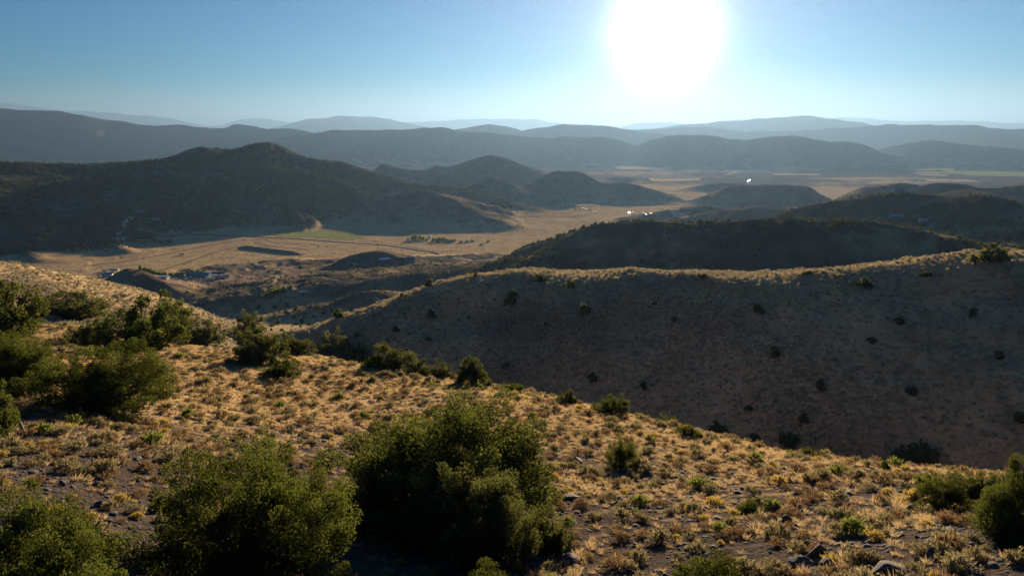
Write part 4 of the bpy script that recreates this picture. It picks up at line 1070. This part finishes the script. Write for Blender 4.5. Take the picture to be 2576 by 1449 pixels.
def house(name, u, v, L, D, h, rise, wall, roof, label, rz=0.1, group=None, cat='house', lean=None):
    p = hit(u, v)
    o = root(name, p - (0, 0, 0.4), rz, label, cat, group)
    hw = h + 0.4
    wv = [(-L / 2, -D / 2, 0), (L / 2, -D / 2, 0), (L / 2, D / 2, 0), (-L / 2, D / 2, 0), (-L / 2, -D / 2, hw), (L / 2, -D / 2, hw), (L / 2, D / 2, hw), (-L / 2, D / 2, hw), (-L / 2, 0, hw + rise * .93), (L / 2, 0, hw + rise * .93)]
    wf = [(0, 1, 5, 4), (2, 3, 7, 6), (1, 2, 6, 9, 5), (3, 0, 4, 8, 7), (0, 3, 2, 1)]
    part('wall', [(wv, wf)], MATS[wall], o)
    part('roof', [gable(L, D, hw, rise)], MATS[roof], o)
    part('door', [box_vf(-0.5, 0.5, -D / 2 - 0.06, -D / 2 + 0.02, 0.4, 2.5)], MATS['brown'], o)
    n = max(2, int(L / 5))
    for k in range(n):
        x = -L / 2 + L * (k + 0.5) / n
        if abs(x) < 1.1: x += 1.6
        part('window', [box_vf(x - 0.6, x + 0.6, -D / 2 - 0.05, -D / 2 + 0.02, 1.5, 2.5)], MATS['glass'], o)
    return o
house('ranch_house', 346, 536, 40, 12, 4.2, 2.4, 'brown', 'blue', 'long blue roofed ranch house on the dark mountain slope', 0.05)
house('metal_shed', 392, 554, 20, 10, 3.0, 1.2, 'grey', 'tin', 'shed with a white metal roof below the ranch house', 0.25, None, 'shed')
house('farmhouse', 386, 609, 14, 9, 3.6, 2.2, 'brown', 'dark', 'dark farmhouse among the cottonwoods on the valley floor', 0.3)
house('small_shed', 388.5, 613.5, 5, 4, 3.0, 0.9, 'white', 'slate', 'small pale shed in front of the dark farmhouse', 0.3, None, 'shed')
house('knoll_house', 967, 657, 15, 10, 3.0, 1.8, 'brown', 'tin', 'house with a bright metal roof on the knoll', 0.35)
house('blue_shed', 959, 657.5, 6, 6, 2.4, 1.0, 'grey', 'blue', 'blue roofed shed attached beside the bright roofed knoll house', 0.35, None, 'shed')
house('barn', 1030, 661, 12, 12, 5.0, 3.0, 'grey', 'slate', 'grey barn at the end of the knoll', 0.6, None, 'barn')
house('brown_cabin', 1006, 657, 10, 7, 3.4, 1.8, 'brown', 'dark', 'dark brown cabin between the knoll house and the barn', 0.3)
house('scrapyard_shed', 503, 694, 33, 9, 4.6, 1.2, 'teal', 'teal', 'long teal metal shed in the scrapyard', -0.12, None, 'shed')
house('storage_shed', 552, 692, 22, 10, 3.6, 1.4, 'brown', 'dark', 'long dark shed at the end of the scrapyard', -0.05, None, 'shed')
house('low_shed', 450, 697, 18, 6, 2.6, 0.7, 'teal', 'slate', 'low slate roofed shed next to the long teal shed', 0.12, None, 'shed')
house('yard_office', 407, 701, 17, 8, 2.4, 0.6, 'white', 'white', 'low white office with a flat roof beside the mound', -0.1, None, 'office')
house('workshop', 271, 695, 15, 9, 3.0, 1.4, 'white', 'blue', 'workshop with a pale blue roof left of the mound', 0.2, None, 'workshop')
house('grey_house', 1424, 523, 14, 10, 4.5, 2.2, 'grey', 'slate', 'grey house among trees at the foot of the flat topped butte', 0.3)
house('canopy_house', 1410, 521, 14, 6, 2.4, 0.6, 'white', 'white', 'low white outbuilding beside the grey house', 0.0, None, 'shed')
house('hillside_shed', 2254, 549, 15, 8, 3.2, 1.0, 'teal', 'blue', 'dull blue shed half hidden by junipers under the panel hill', 0.1, None, 'shed')

# barns with one roof plane, tilted to mirror the low sun into the camera
def glint_barn(u, v, L, label, group=None, roof='dull_tin', off=0.0):
    p = hit(u, v)
    to_c = unit(np.array([0, 0, CZ]) - p); nrm = unit(unit(to_c + sd) + np.array([off, off * .6, 0]))
    tx, ty = -nrm[0] / nrm[2], -nrm[1] / nrm[2]
    o = root('tin_barn', p - (0, 0, 0.4), 0, label, 'barn', group)
    D = L * 0.6; h = 3.6
    zt = lambda x, y: h + tx * x + ty * y
    c = [(-L / 2, -D / 2), (L / 2, -D / 2), (L / 2, D / 2), (-L / 2, D / 2)]
    part('wall', [([(x, y, 0) for x, y in c] + [(x, y, zt(x, y)) for x, y in c], [(0, 1, 5, 4), (1, 2, 6, 5), (2, 3, 7, 6), (3, 0, 4, 7)])], MATS['cream'], o)
    c2 = [(x * 1.05, y * 1.06) for x, y in c]
    part('roof', [([(x, y, zt(x, y) + .02) for x, y in c2] + [(x, y, zt(x, y) + .24) for x, y in c2], [(0, 3, 2, 1), (4, 5, 6, 7), (0, 1, 5, 4), (1, 2, 6, 5), (2, 3, 7, 6), (3, 0, 4, 7)])], MATS[roof], o)
    part('door', [box_vf(-1.6, 1.6, -D / 2 - .08, -D / 2 + .02, 0.4, 2.9)], MATS['brown'], o)
for u, v, L, lab in ((1467, 526.5, 7, 'tin barn near the grey house, its roof painted white'), (1474, 528, 8, 'second white roofed tin barn beside the grey house lane'), (1496, 535.5, 12, 'low tin barn alone on the flat below the butte'),
        (1582, 537.5, 9, 'brightest tin barn beside the pale lane'), (1592, 536.5, 8, 'small tin barn next to the brightest one'), (1619, 539, 12, 'tin barn, first of three beyond the juniper hill'),
        (1625, 542.5, 12, 'tin barn, nearest of three beyond the juniper hill'), (1637, 539.5, 11, 'tin barn, last of three beyond the juniper hill'), (1883, 456, 26, 'large farm barn throwing the strongest flash in the valley')):
    glint_barn(u, v, L * .55, lab, None, 'tin' if 'brightest tin' in lab or 'strongest' in lab else 'white', random.uniform(-.12, .12) if 'est' not in lab else 0)  # only the brightest barns keep bare tin; the other roofs are painted white
for u, v in ((1595, 406), (1566, 421), (1553, 432), (1574, 432), (1616, 431), (1855, 435), (1560, 448), (1621, 450), (1655, 445), (1940, 445), (2216, 453), (2391, 458), (1720, 440), (1990, 440), (2100, 470), (2262, 456), (1640, 449), (1600, 449)):
    glint_barn(u, v, 9, 'far farm barn with a pale roof in the wide valley', 'farm barns of the wide valley', 'cream', random.uniform(-.2, .2))

# ------------------------------------------------------------------ tanks, trailers, vehicles
def tank(u, v, rad, h, mat, label, dome=0.25):
    p = hit(u, v); o = root('water_tank', p - (0, 0, .3), 0, label, 'tank')
    n = 20
    prof = [(rad, 0), (rad, h), (rad * .7, h + rad * dome * .75), (0.02, h + rad * dome)]
    vs, fs = [], []
    for i, (r, z) in enumerate(prof[:2]):
        vs += [(math.cos(2 * math.pi * k / n) * r, math.sin(2 * math.pi * k / n) * r, z) for k in range(n)]
    fs = [(k, (k + 1) % n, n + (k + 1) % n, n + k) for k in range(n)]
    part('shell', [(vs, fs)], MATS[mat], o, True)
    vs = []
    for i, (r, z) in enumerate([(rad * 1.03, h - .05)] + prof[2:]):
        vs += [(math.cos(2 * math.pi * k / n) * r, math.sin(2 * math.pi * k / n) * r, z) for k in range(n)]
    fs = [(i * n + k, i * n + (k + 1) % n, (i + 1) * n + (k + 1) % n, (i + 1) * n + k) for i in range(2) for k in range(n)]
    lid = part('lid', [(vs, fs)], MATS[mat], o, True)
    part('hatch', [box_vf(rad * .3, rad * .3 + .7, -.35, .35, h + rad * dome * .6, h + rad * dome + .25)], MATS['steel'], lid)
    part('ladder', [box_vf(-.3, -.22, -rad - .12, -rad, 0.2, h)] + [box_vf(.22, .3, -rad - .12, -rad, 0.2, h)] + [box_vf(-.3, .3, -rad - .1, -rad - .04, z, z + .06) for z in np.arange(.5, h - .2, .4)], MATS['steel'], o)
tank(295, 605, 2.6, 5.2, 'white', 'white water tank at the bottom of the ranch drive')
tank(310, 604.5, 2.3, 4.8, 'white', 'slimmer white water tank nearer the cottonwoods')
tank(1081, 600, 3.2, 4.2, 'white', 'bright white domed tank among the windbreak trees', 0.7)
tank(250, 696, 1.6, 3.6, 'orange', 'orange tank beside the workshop left of the mound', 0.5)

def paint():
    t = NT('vehicle_paint')
    oi = t.n.new('ShaderNodeObjectInfo')
    return t.principled(t.mix(t.ramp(t.noise(1.2, 3, t.obj()), .4, .75), oi.outputs['Color'], (0.20, 0.16, 0.12)), 0.35, 0.0, None, 0.5)
M_PAINT = paint()
def wheel_mesh(r=0.36, w=0.24):
    n = 12
    vs = [(math.cos(2 * math.pi * k / n) * r, y, math.sin(2 * math.pi * k / n) * r) for y in (-w / 2, w / 2) for k in range(n)]
    fs = [(k, (k + 1) % n, n + (k + 1) % n, n + k) for k in range(n)] + [tuple(range(n - 1, -1, -1)), tuple(range(n, 2 * n))]
    return mesh_from('wheel', vs, fs, [MATS['tyre']])
ME_WHEEL = wheel_mesh()
def prism(profile, y0, y1):
    n = len(profile)
    v = [(x, y0, z) for x, z in profile] + [(x, y1, z) for x, z in profile]
    return v, [tuple(range(n)), tuple(range(2 * n - 1, n - 1, -1))] + [(k, n + k, n + (k + 1) % n, (k + 1) % n) for k in range(n)]
VEH = {}
def car_meshes():
    body = [(-2.2, .35), (2.2, .35), (2.25, .8), (1.3, .95), (-2.1, 1.0), (-2.25, .75)]
    cab = [(-1.7, .96), (.9, .96), (.25, 1.5), (-1.15, 1.52)]
    VEH['car'] = dict(body=prism(body, -.9, .9), cabin=prism(cab, -.78, .78), wheels=[(-1.35, .86), (1.4, .86)], win=True)
    body = [(-2.7, .5), (2.6, .5), (2.65, 1.0), (1.5, 1.15), (1.45, 1.1), (-2.7, 1.1)]
    cab = [(-.3, 1.1), (1.5, 1.1), (1.0, 1.8), (-.2, 1.85)]
    VEH['pickup'] = dict(body=prism(body, -.95, .95), cabin=prism(cab, -.85, .85), wheels=[(-1.6, .9), (1.7, .9)], win=True)
    body = [(-2.7, .4), (2.6, .4), (2.65, 1.1), (1.9, 1.25), (1.5, 2.1), (-2.65, 2.15)]
    cab = [(-2.3, 1.3), (1.65, 1.3), (1.45, 1.8), (-2.3, 1.85)]
    VEH['van'] = dict(body=prism(body, -.95, .95), cabin=prism(cab, -.97, .97), wheels=[(-1.6, .9), (1.7, .9)], win=True)
    body = [(-4.5, .7), (4.5, .7), (4.5, 3.3), (-4.5, 3.3)]
    VEH['trailer'] = dict(body=prism(body, -1.2, 1.2), cabin=prism([(-3.4, 1.9), (3.4, 1.9), (3.4, 2.5), (-3.4, 2.5)], -1.23, 1.23), wheels=[(-1.2, 1.1), (-.3, 1.1)], win=True)
    for k, d in VEH.items():
        d['bm'] = mesh_from('body', *d['body'], [M_PAINT]); d['cm'] = mesh_from('cabin', *d['cabin'], [MATS['glass']])
car_meshes()
CNAMES = {'white': (0.75, 0.75, 0.73), 'pale blue': (0.36, 0.48, 0.58), 'blue': (0.06, 0.16, 0.38), 'grey': (0.22, 0.23, 0.24), 'teal': (0.03, 0.27, 0.30), 'dark': (0.04, 0.045, 0.05), 'tan': (0.52, 0.40, 0.22), 'rusty': (0.26, 0.11, 0.05)}
def vehicle(kind, u, v, color, label, group, rz, s=1.0):
    p = hit(u, v); d = VEH[kind]
    o = root({'car': 'parked_car', 'pickup': 'pickup_truck', 'van': 'parked_van', 'trailer': 'camper_trailer'}[kind], p, rz, label, {'pickup': 'truck'}.get(kind, kind), group)
    o.scale = (s, s, s)
    b = link('body', d['bm'], o); b.color = (*CNAMES[color], 1)
    c = link('window_band' if kind in ('trailer', 'van') else 'cabin', d['cm'], o)
    for x, y in d['wheels']:
        for sg in (-1, 1): link('wheel', ME_WHEEL, o, (x, sg * y, 0.36))
    return o
YARD = [(1300, 515, 'pale blue', 'car'), (1340, 522, 'dark', 'car'), (1400, 512, 'dark', 'pickup'), (1480, 516, 'white', 'car'), (1530, 508, 'white', 'van'), (1420, 497, 'tan', 'car'), (1620, 470, 'grey', 'car'), (1680, 472, 'pale blue', 'pickup'),
 (1740, 474, 'dark', 'car'), (1830, 486, 'white', 'van'), (1875, 486, 'white', 'car'), (1950, 472, 'white', 'trailer'), (2005, 484, 'pale blue', 'trailer'), (2055, 489, 'white', 'car'), (2110, 468, 'white', 'trailer'), (2030, 442, 'teal', 'van'),
 (1830, 546, 'white', 'car'), (1870, 518, 'white', 'trailer'), (1915, 524, 'white', 'van'), (1850, 558, 'white', 'car'), (1965, 503, 'white', 'pickup'), (1790, 541, 'pale blue', 'car'), (1690, 492, 'dark', 'car'), (1600, 492, 'grey', 'van'), (2090, 494, 'grey', 'pickup'),
 (1560, 500, 'blue', 'car'), (1990, 455, 'blue', 'van'), (2150, 478, 'rusty', 'pickup'), (1780, 505, 'rusty', 'car'), (1720, 520, 'grey', 'car'), (1650, 512, 'blue', 'pickup'), (1930, 545, 'grey', 'car')]
for zx, zy, colr, kd in YARD:
    nm = {'pickup': 'pickup truck', 'trailer': 'camper trailer'}.get(kd, kd)
    vehicle(kd, 214.7 + zx / 6, 618.3 + zy / 6, colr, f'{colr} {nm} parked in the scrapyard', 'scrapyard vehicles', random.uniform(-.6, .6) + random.choice((0, 0, 1.57)), random.uniform(1.0, 1.25))
vehicle('trailer', 266, 683, 'white', 'white camper trailer behind the workshop', None, 0.05, 1.1)
vehicle('trailer', 287, 683.5, 'white', 'longer white camper trailer beside the mound crest', None, 0.0, 1.8)
vehicle('trailer', 458, 642, 'tan', 'tan camper trailer alone in the dry field', None, -0.1, 1.15)
vehicle('trailer', 893, 666.5, 'white', 'white camper trailer on the shaded side of the knoll', None, 0.05, 0.75)
vehicle('trailer', 2322, 559, 'white', 'long white camper trailer on the slope under the panel hill', None, 0.05, 1.3)
vehicle('car', 921, 668, 'dark', 'dark car on the knoll below the houses', None, 0.4)
vehicle('pickup', 936, 663, 'grey', 'grey pickup truck on the knoll drive', None, 0.9)
vehicle('pickup', 998, 662, 'pale blue', 'pale blue pickup truck beside the brown cabin', None, 0.2)
vehicle('van', 945.5, 606.5, 'white', 'white van on the verge of the paved road', None, 0.1, 1.2)

# ------------------------------------------------------------------ panel on the hilltop
def panel():
    p = next(h for h in (hit(2263, v) for v in np.arange(470, 530, .5)) if h is not None and math.hypot(h[0], h[1]) < 1300); o = root('signal_panel', p - (0, 0, .5), -0.12, 'grey rectangular panel on posts on the brown hilltop', 'panel')
    w, h = 12.6, 8.2
    for i in range(4):
        for j in range(3):
            x0 = -w / 2 + i * w / 4 + .05; z0 = 1.0 + j * (h - .6) / 3 + .05
            part('panel_sheet', [box_vf(x0, x0 + w / 4 - .1, -.06, .06, z0, z0 + (h - .6) / 3 - .1)], MATS['panel'], o)
    part('frame', [box_vf(-w / 2 - .35, -w / 2, -.2, .2, 0, h + .9), box_vf(w / 2, w / 2 + .35, -.2, .2, 0, h + .9), box_vf(-w / 2, w / 2, -.2, .2, h + .42, h + .9), box_vf(-w / 2, w / 2, -.18, .18, .65, .95)], MATS['steel'], o)
    for x in (-w / 3, 0, w / 3):
        part('brace', [tube(np.array([(x, .15, h * .85), (x, 4.2, 0)]), [.12, .12], 6)], MATS['steel'], o)
panel()

# ------------------------------------------------------------------ poles, posts, sail, shelter, stump, snags
def pole(u, v, hpx, label, group=None):
    p = hit(u, v); d = np.linalg.norm(p - (0, 0, CZ)); h = hpx * d / FPX
    o = root('utility_pole', p - (0, 0, .5), 0.25, label, 'pole', group)
    part('post', [tube(np.array([(0, 0, 0), (0, 0, h + .5)]), [.22, .15], 8)], MATS['wood'], o)
    part('crossarm', [box_vf(-1.3, 1.3, -.09, .09, h - .5, h - .28)], MATS['wood'], o)
    for x in (-1.1, 0.5, 1.1): part('insulator', [box_vf(x - .07, x + .07, -.07, .07, h - .28, h - .02)], MATS['steel'], o)
pole(951, 633, 30, 'tall utility pole on the crest of the knoll')
for u, v, hp in ((1010, 641, 13), (1125, 645, 13), (1135, 641, 13), (1068, 636, 12), (1190, 656, 12), (690, 770, 22), (642, 790, 22)):
    pole(u, v, hp, 'utility pole of the line along the valley road', 'utility poles of the valley line')
for u, lab in ((1266, 'dark fence post on the ridge crest, thinner of two'), (1271, 'dark fence post on the ridge crest, thicker of two')):
    p = hit(u, 692.5); o = root('fence_post', p - (0, 0, .3), 0, lab, 'post')
    part('post', [tube(np.array([(0, 0, 0), (.04, 0, 2.1)]), [.1, .09] if u == 1266 else [.15, .13], 7)], MATS['wood'], o)
    part('wire_staple', [box_vf(-.14, .14, -.16, .02, 1.5, 1.58)], MATS['steel'], o)
def sail():
    p = hit(957, 762); o = root('shade_sail', p - (0, 0, .1), 0.0, 'white triangular shade sail on the left end of the ridge crest', 'sail')
    A, B, C = np.array([-2.3, 0.3, 2.5]), np.array([0.1, -0.3, 0.1]), np.array([1.5, 0.6, 0.55])
    n = 8; vs, fs, ix = [], [], {}
    for i in range(n + 1):
        for j in range(n + 1 - i):
            a, b = i / n, j / n; c = 1 - a - b
            q = A * a + B * b + C * c
            inw = (A + B + C) / 3
            q = q + (inw - q) * 0.9 * (a * b + b * c + a * c) * (1 - 27 * a * b * c) - np.array([0, 0, 0.5]) * (27 * a * b * c) * .3
            ix[(i, j)] = len(vs); vs.append(q)
    for i in range(n):
        for j in range(n - i):
            fs.append((ix[(i, j)], ix[(i + 1, j)], ix[(i, j + 1)]))
            if j < n - i - 1: fs.append((ix[(i + 1, j)], ix[(i + 1, j + 1)], ix[(i, j + 1)]))
    part('cloth', [(vs, fs)], MATS['canvas'], o, True)
    part('pole', [tube(np.array([(-2.3, .3, -.9), (-2.35, .3, 2.6)]), [.06, .05], 6)], MATS['steel'], o)
    part('pole', [tube(np.array([(1.5, .6, -.6), (1.55, .6, .6)]), [.06, .05], 6)], MATS['steel'], o)
sail()
def shelter():
    p = hit(763, 739.5); d = np.linalg.norm(p - (0, 0, CZ)); w = 22 * d / FPX
    o = root('open_shelter', p, 0.1, 'open shelter with a pale flat roof and dark legs near the bright green trees', 'shelter')
    part('roof', [box_vf(-w / 2, w / 2, -2.5, 2.5, 2.7, 3.0)], MATS['white'], o)
    for x in (-w * .4, w * .4):
        for y in (-2, 2): part('leg', [box_vf(x - .15, x + .15, y - .15, y + .15, -.3, 2.7)], MATS['wood'], o)
    part('back_wall', [box_vf(-w * .3, w * .3, 1.9, 2.0, -.2, 2.7)], MATS['dark'], o)
shelter()
def dead_tree(name, u, v, hpx, label, seed, lean=0.1, thick=.06, nb=5, cat='snag'):
    g = np.random.default_rng(seed)
    p = hit(u, v); d = np.linalg.norm(p - (0, 0, CZ)); h = hpx * d / FPX
    o = root(name, p - (0, 0, .2), 0, label, cat)
    tp = np.array([(0, 0, 0), (lean * h * .3, 0.05, h * .4), (lean * h * .6, 0, h * .75), (lean * h, 0, h + .2)])
    part('trunk', [tube(tp, [thick * h, thick * h * .8, thick * h * .6, thick * h * .2], 8)], M_DEAD, o, True)
    for k in range(nb):
        t = g.uniform(.35, .95); b = tp[0] + (tp[-1] - tp[0]) * t; a = g.uniform(0, 6.28); L = h * g.uniform(.2, .45)
        e = b + np.array([math.cos(a) * L, math.sin(a) * L, L * g.uniform(.3, .9)])
        part('branch', [tube(np.array([b, (b + e) / 2 + g.normal(size=3) * .05 * h, e]), [thick * h * .4, thick * h * .25, thick * h * .05], 5)], M_DEAD, o, True)
dead_tree('dead_snag', 1160, 839, 30, 'pale dead snag on the shaded facing ridge', 1, 0.2, .025, 4)
dead_tree('dead_snag', 1105, 796, 18, 'small pale dead snag beside a juniper on the facing ridge', 2, 0.1, .025, 3)
dead_tree('tree_stump', 56, 1084, 30, 'weathered grey stump under the juniper at the left border', 3, -0.1, .16, 3, 'stump')
dead_tree('dead_bush', 960, 1290, 130, 'bare grey branches rising from the thin olive juniper', 4, -0.25, .012, 9)
dead_tree('dead_bush', 1225, 1398, 120, 'bare leaning stem in front of the olive juniper', 6, 0.15, .012, 5)

# ------------------------------------------------------------------ broadleaf trees of the valley
def leafy(lst, label, group, kind='leafy', name='cottonwood_tree'):
    for i, (u, v, w, h) in enumerate(lst):
        place_tree((kind, i % 2), u, v, w, h, label, group, name)
leafy([(353, 680, 12, 16), (365, 683, 22, 14), (374, 685, 18, 12), (383, 689, 18, 14), (390, 691, 14, 12)], 'bright green cottonwood behind the dark mound', 'cottonwoods behind the mound')
leafy([(400, 690, 16, 8), (415, 691, 16, 7), (432, 692, 18, 7), (447, 691, 16, 7), (460, 689, 16, 8), (472, 688, 14, 8), (485, 683, 12, 5), (498, 682, 12, 5), (515, 681, 14, 5)], 'low green bush in the row behind the scrapyard', 'bushes behind the scrapyard', 'leafy', 'green_bush')
leafy([(354, 598, 17, 8), (369, 597, 18, 9), (383, 596, 15, 11), (395, 595, 10, 8), (432, 597, 10, 9), (403, 611, 15, 9), (428, 611, 14, 11), (417, 609, 14, 8), (345, 609, 16, 7), (362, 610, 18, 6)], 'cottonwood around the dark farmhouse', 'cottonwoods of the farmhouse')
leafy([(690, 742, 32, 22), (672, 746, 26, 14), (716, 733, 18, 18), (732, 728, 16, 18), (702, 736, 20, 16)], 'bright yellow green tree near the open shelter', 'bright trees near the shelter')
leafy([(1038, 604, 14, 16), (1046, 603, 14, 18), (1056, 603, 14, 16), (1064, 605, 14, 14), (1027, 604, 10, 8), (1090, 607, 14, 13), (1098, 608, 14, 12), (1105, 606, 14, 14), (1113, 606, 14, 12), (1120, 607, 14, 12), (1128, 609, 14, 10), (1136, 609, 14, 10), (1144, 608, 12, 10), (1074, 606, 12, 10)],
      'windbreak tree around the white domed tank', 'windbreak around the domed tank')
leafy([(1160, 611, 14, 7), (1175, 610, 14, 8), (1188, 608, 12, 6), (1210, 617, 14, 5), (1228, 609, 12, 6)], 'low bush in the flat beyond the windbreak', 'bushes beyond the windbreak', 'leafy', 'green_bush')
leafy([(1018, 658, 16, 12), (1012, 655, 12, 10), (1086, 662, 8, 10), (1095, 668, 14, 8)], 'olive green tree beside the grey barn', 'trees beside the grey barn')
leafy([(1420, 524, 8, 6), (1430, 525, 8, 5), (1448, 527, 7, 5), (1459, 528, 7, 5), (1484, 529, 7, 4), (1412, 524, 7, 5)], 'tiny tree around the grey house', 'trees around the grey house')
leafy([(1870, 424, 14, 4), (1884, 424, 14, 4), (1900, 424, 14, 4), (1955, 425, 12, 3), (2300, 457, 16, 4), (1765, 453, 8, 4), (2320, 456, 14, 4), (2480, 457, 14, 3), (2360, 430, 12, 4), (1745, 428, 10, 3), (2195, 433, 12, 3)], 'dark tree clump among the far fields', 'tree clumps of the far fields')

# ------------------------------------------------------------------ boulders and stones
def rock_mat():
    t = NT('dark_basalt')
    n1 = t.noise(2.2, 6, t.obj(), .7); n2 = t.noise(14, 4, t.obj(), .7)
    c = t.mix(t.ramp(n1, .35, .68), (0.035, 0.033, 0.033), (0.11, 0.10, 0.095))
    c = t.mix(t.ramp(n2, .58, .72), c, (0.26, 0.24, 0.21))
    return t.principled(c, 0.85, 0, t.bump(n2, .6, .08), .3)
M_ROCK = rock_mat()
def rock_mesh(seed, sub=3):
    import bmesh
    g = np.random.default_rng(seed)
    bm = bmesh.new(); bmesh.ops.create_icosphere(bm, subdivisions=sub, radius=1.0)
    V = np.array([v.co[:] for v in bm.verts])
    for _ in range(11):
        n = unit(g.normal(size=3)); dd = g.uniform(.45, .8)
        s = V @ n; V = V - np.outer(np.clip(s - dd, 0, None), n)
    V = V * (1 + 0.06 * noise(V[:, 0] * 3 + V[:, 2] * 2, V[:, 1] * 3 + seed, seed))[:, None]
    F = np.array([[v.index for v in f.verts] for f in bm.faces]); bm.free()
    V = V / (np.abs(V).max(0)) * .5
    return mesh_from('boulder', V, F, [M_ROCK])
ROCKS = [rock_mesh(60 + i) for i in range(5)]; PEB = [rock_mesh(80 + i, 1) for i in range(4)]
BOULD = [(2054, 1404, 48, 42, 'squarish dark boulder standing among yellow brush'), (2240, 1446, 78, 26, 'largest long grey boulder with a sloping top'), (2015, 1424, 62, 22, 'flat dark slab beside the squarish boulder'), (2082, 1424, 32, 26, 'dark rock between the squarish and the long boulder'),
 (2344, 1402, 32, 26, 'dark rounded rock right of the long boulder'), (1884, 1292, 36, 14, 'pale flat rock under the low green juniper seedling'), (1980, 1312, 30, 18, 'dark rock amid yellow brush'), (2297, 1282, 30, 12, 'flat reddish slab below the juniper with upright shoots'),
 (2182, 1449, 32, 16, 'low rock left of the long boulder'), (1887, 1428, 34, 22, 'dark rock near the hazy green juniper'), (1965, 1430, 30, 16, 'small dark rock beside the flat slab'), (1429, 1412, 60, 16, 'long flat slab on the stony slope right of the clump'),
 (1432, 1388, 42, 14, 'short flat slab above the long one'), (1442, 1255, 44, 14, 'flat slab beside the juniper clump'), (1448, 1160, 38, 12, 'pale slab of rock above the juniper clump'), (207, 1177, 14, 9, 'white stone on the dark gravel'), (155, 1220, 18, 12, 'blue grey stone on the dark gravel'),
 (527, 1070, 20, 12, 'grey stone beside a yellow bush'), (1500, 1300, 34, 14, 'dark slab in the stony ground below the upright juniper'), (1610, 1390, 30, 12, 'low dark rock on the stony slope'), (305, 1500, 26, 14, 'stone in the shade of the corner juniper'), (1350, 1120, 26, 12, 'half buried rock in golden grass')]
for i, (u, v, w, h, lab) in enumerate(BOULD):
    p = hit(u, v); d = np.linalg.norm(p - (0, 0, CZ)); sw, sh = w * d / FPX, h * d / FPX * 1.15
    o = link('boulder', ROCKS[i % 5], None, p + (0, 0, sh * .22), random.uniform(-.5, .5), (sw, sw * .8, sh * 1.2))
    tag(o, lab, 'rock')
def stones():
    g = np.random.default_rng(21)
    n = 26000
    a = np.radians(g.uniform(-42, 42, n)); r = np.sqrt(g.uniform(17 ** 2, 75 ** 2, n)); x, y = np.sin(a) * r, np.cos(a) * r
    ok = (zone_at(x, y) == 0) & (g.random(n) < np.clip(.55 + .9 * fbm(x / 10, y / 10, 850, 2) - (r - 45) / 60, 0.03, 1))
    x, y = x[ok], y[ok]; P = np.stack([x, y, gz(x, y)], -1)
    S = np.clip(np.exp(g.normal(size=len(P)) * .5) * .16, .06, .6)
    key = np.argsort(-S / np.linalg.norm(P - (0, 0, CZ), axis=1))
    show = []
    for i in key:
        if visible(P[i, 0], P[i, 1], P[i, 2] + .1): show.append(i)
        if len(show) == 220: break
    protos = []
    for c, i in enumerate(show):
        o = link('stone', PEB[c % 4], None, P[i], None, (S[i] * 1.3, S[i], S[i] * .6)); o.rotation_euler = tuple(g.normal(size=3) * (.2, .2, 2))
        tag(o, describe('dark loose stone on the foreground slope', S[i], (.06, .6), P[i]), 'stone', 'loose stones on the near slope')
        if c < 4: protos.append(o)
    rest = np.setdiff1d(np.arange(len(P)), show); m = len(rest)
    rot = g.normal(size=(m, 3)) * (.25, .25, 2)
    scatter_instances('gravel', P[rest], np.stack([S[rest] * 1.3, S[rest], S[rest] * .6], -1), rot, g.integers(0, 4, m), protos, 'dark loose gravel between the grass tufts of the near slope', 'gravel')
stones()
# ------------------------------------------------------------------ haze
def build_haze():
    t = NT('thin_haze')
    v = t.n.new('ShaderNodeVolumePrincipled')
    v.inputs['Color'].default_value = (0.14, 0.24, 0.40, 1)
    v.inputs['Density'].default_value = 4.2e-5
    v.inputs['Anisotropy'].default_value = 0.5
    t.l.new(v.outputs[0], t.out.inputs['Volume'])
    lo = float(GZ.min()) - 1.0; hi = float(GZ.max()) + 5.0
    E = 53000.0
    vs = [(x, y, z) for z in (lo, hi) for y in (-E, E) for x in (-E, E)]
    fs = [(0, 2, 3, 1), (4, 5, 7, 6), (0, 1, 5, 4), (2, 6, 7, 3), (0, 4, 6, 2), (1, 3, 7, 5)]
    o = link('haze', mesh_from('haze', vs, fs, [t.m]))
    tag(o, 'thin pale haze that fades the far ranges to blue', 'haze', None, 'stuff')
build_haze()
